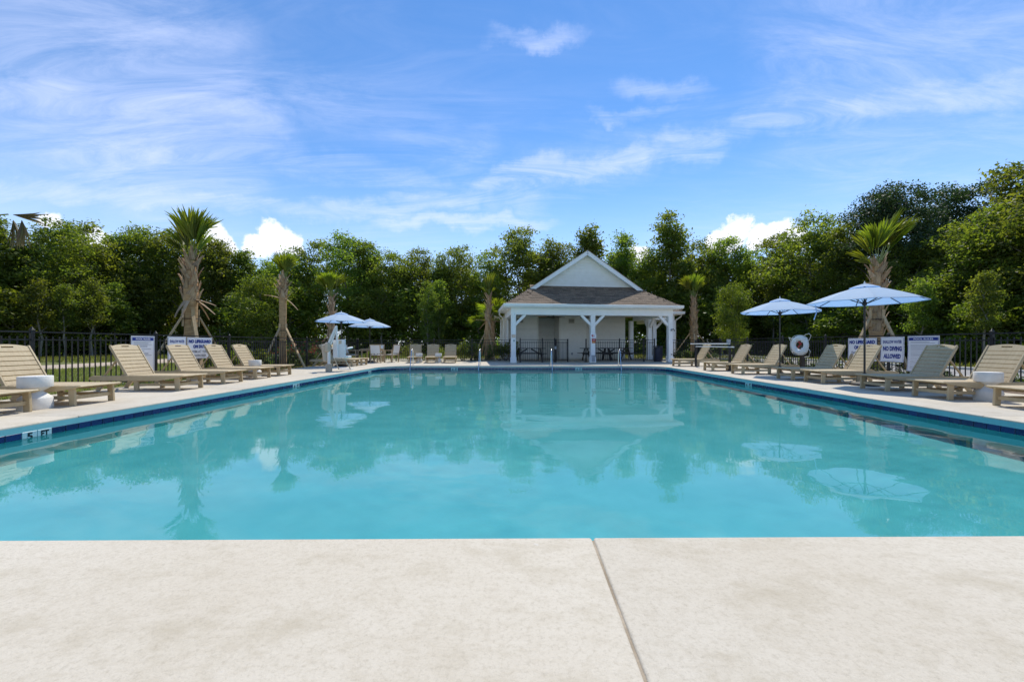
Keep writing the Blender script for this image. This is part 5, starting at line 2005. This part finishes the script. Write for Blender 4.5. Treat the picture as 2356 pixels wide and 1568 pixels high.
# ------------------------------------------------------------------ shrubs in the beds
def shrub_proto(seed, h, r, n, leaf, mat, flowers=0):
    rg = np.random.default_rng(seed)
    K = rg.normal(size=(n, 3))
    K /= np.linalg.norm(K, axis=1)[:, None]
    lb = rg.normal(size=(6, 3)) * np.array([.55, .55, .35])
    K = K * (rg.random(n) ** .6)[:, None] * .55 + lb[rg.integers(6, size=n)]
    sh_ = rg.random(n) < .14
    K[sh_, 2] += rg.random(sh_.sum()) * .7
    K = K * np.array([r, r, h * .5]) + np.array([0, 0, h * .5])
    P = np.repeat(K, 12, 0) + rg.normal(size=(n * 12, 3)) * .055
    P = P[P[:, 2] > .02]
    lm = quad_mesh('foliage', leaf_quads(rg, P, leaf), mat, rg.random(len(P)))
    mb = MB()
    for k_ in range(6):
        e = K[rg.integers(n)]
        mb.tube([(0, 0, 0), (e[0] * .4, e[1] * .4, e[2] * .5), tuple(e)], [.014, .010, .005], 5, cap=False)
    sm = mb.mesh('stem', M['bark'])
    fm = None
    if flowers:
        T_ = K[K[:, 2] > h * .6]
        T_ = T_[rg.integers(len(T_), size=flowers)] + rg.normal(size=(flowers, 3)) * .05 + np.array([0, 0, .08])
        Q = np.repeat(T_, 5, 0) + rg.normal(size=(flowers * 5, 3)) * .02
        fm = quad_mesh('blossom', leaf_quads(rg, Q, .035), M['petal'], rg.random(len(Q)))
    return lm, sm, fm


SH = [shrub_proto(1, .85, .42, 90, .045, M['bush']), shrub_proto(2, 1.05, .5, 110, .05, M['leafy']), shrub_proto(3, .75, .45, 90, .04, M['bush'], 34), shrub_proto(4, .5, .35, 60, .04, M['bush'])]


def shrub(x, y, k_, s, label, group=None):
    t = thing('garden_shrub', (x, y, -.06), label, 'shrub', group, random.uniform(0, 6.28))
    t.scale = (s, s, s)
    lm, sm, fm = SH[k_]
    link('foliage', lm, t)
    link('stem', sm, t)
    if fm:
        link('blossoms', fm, t)


gs1, gs2, gs3, gs4 = 'green shrubs along the outside of the sunlit fence', 'red flowering shrubs behind the fence by the slim palm', 'green shrubs behind the end fence', 'low shrubs along the road side fence'
for i in range(9):
    shrub(-10.3 - rw.uniform(0, .6), 13.3 + i * .62, rw.choice((0, 1)), rw.uniform(.8, 1.1), 'leafy green shrub outside the fence behind the sunlit loungers', gs1)
for i in range(6):
    shrub(-10.1 - rw.uniform(0, .5), 17.4 + i * .62, 2, rw.uniform(1.0, 1.2), 'shrub with red blossoms outside the fence past the slim palm', gs2)
for i, x in enumerate((-8.9, -6.6, -6.1, -5.0, -3.5, -2.9, -2.55, -1.2, -.85)):
    shrub(x, 23.2 + rw.uniform(0, .4), rw.choice((0, 1)), rw.uniform(.75, 1.25), 'green shrub behind the end fence near the facing loungers', gs3)
for i in range(5):
    shrub(9.2 + i * .55, 23.6 + rw.uniform(0, .5), 3, rw.uniform(.9, 1.2), 'low green shrub behind the short fence beside the pavilion', 'low shrubs beside the pavilion')
for i in range(10):
    shrub(11.1 + rw.uniform(-.2, .5), 7.2 + i * 1.45, 3, rw.uniform(.6, .95), 'low sparse shrub in the mulch along the road side fence', gs4)


def spiky(x, y, s, label):
    rg = np.random.default_rng(int(x * 7 + y))
    n = 26
    V = []
    for i in range(n):
        a, el = rg.uniform(0, 6.28), rg.uniform(.35, 1.3)
        d = np.array([math.cos(a) * math.cos(el), math.sin(a) * math.cos(el), math.sin(el)])
        sd = np.array([-math.sin(a), math.cos(a), 0]) * .022
        L_ = rg.uniform(.45, .75)
        p0 = np.array([0, 0, 0.])
        p1 = d * L_ * .6
        p2 = d * L_ - np.array([0, 0, .12 * L_])
        V += [[p0 - sd, p0 + sd, p1 + sd, p1 - sd], [p1 - sd, p1 + sd, p2 + sd * .1, p2 - sd * .1]]
    t = link('spiky_plant', quad_mesh('spiky_plant', np.array(V), M['leafy'], rg.random(2 * n)), None, (x, y, -.05))
    t.scale = (s, s, s)
    return tag(t, label, 'plant')


spiky(11.0, 10.6, 1.1, 'spiky green plant under the shallow water sign on the road side')
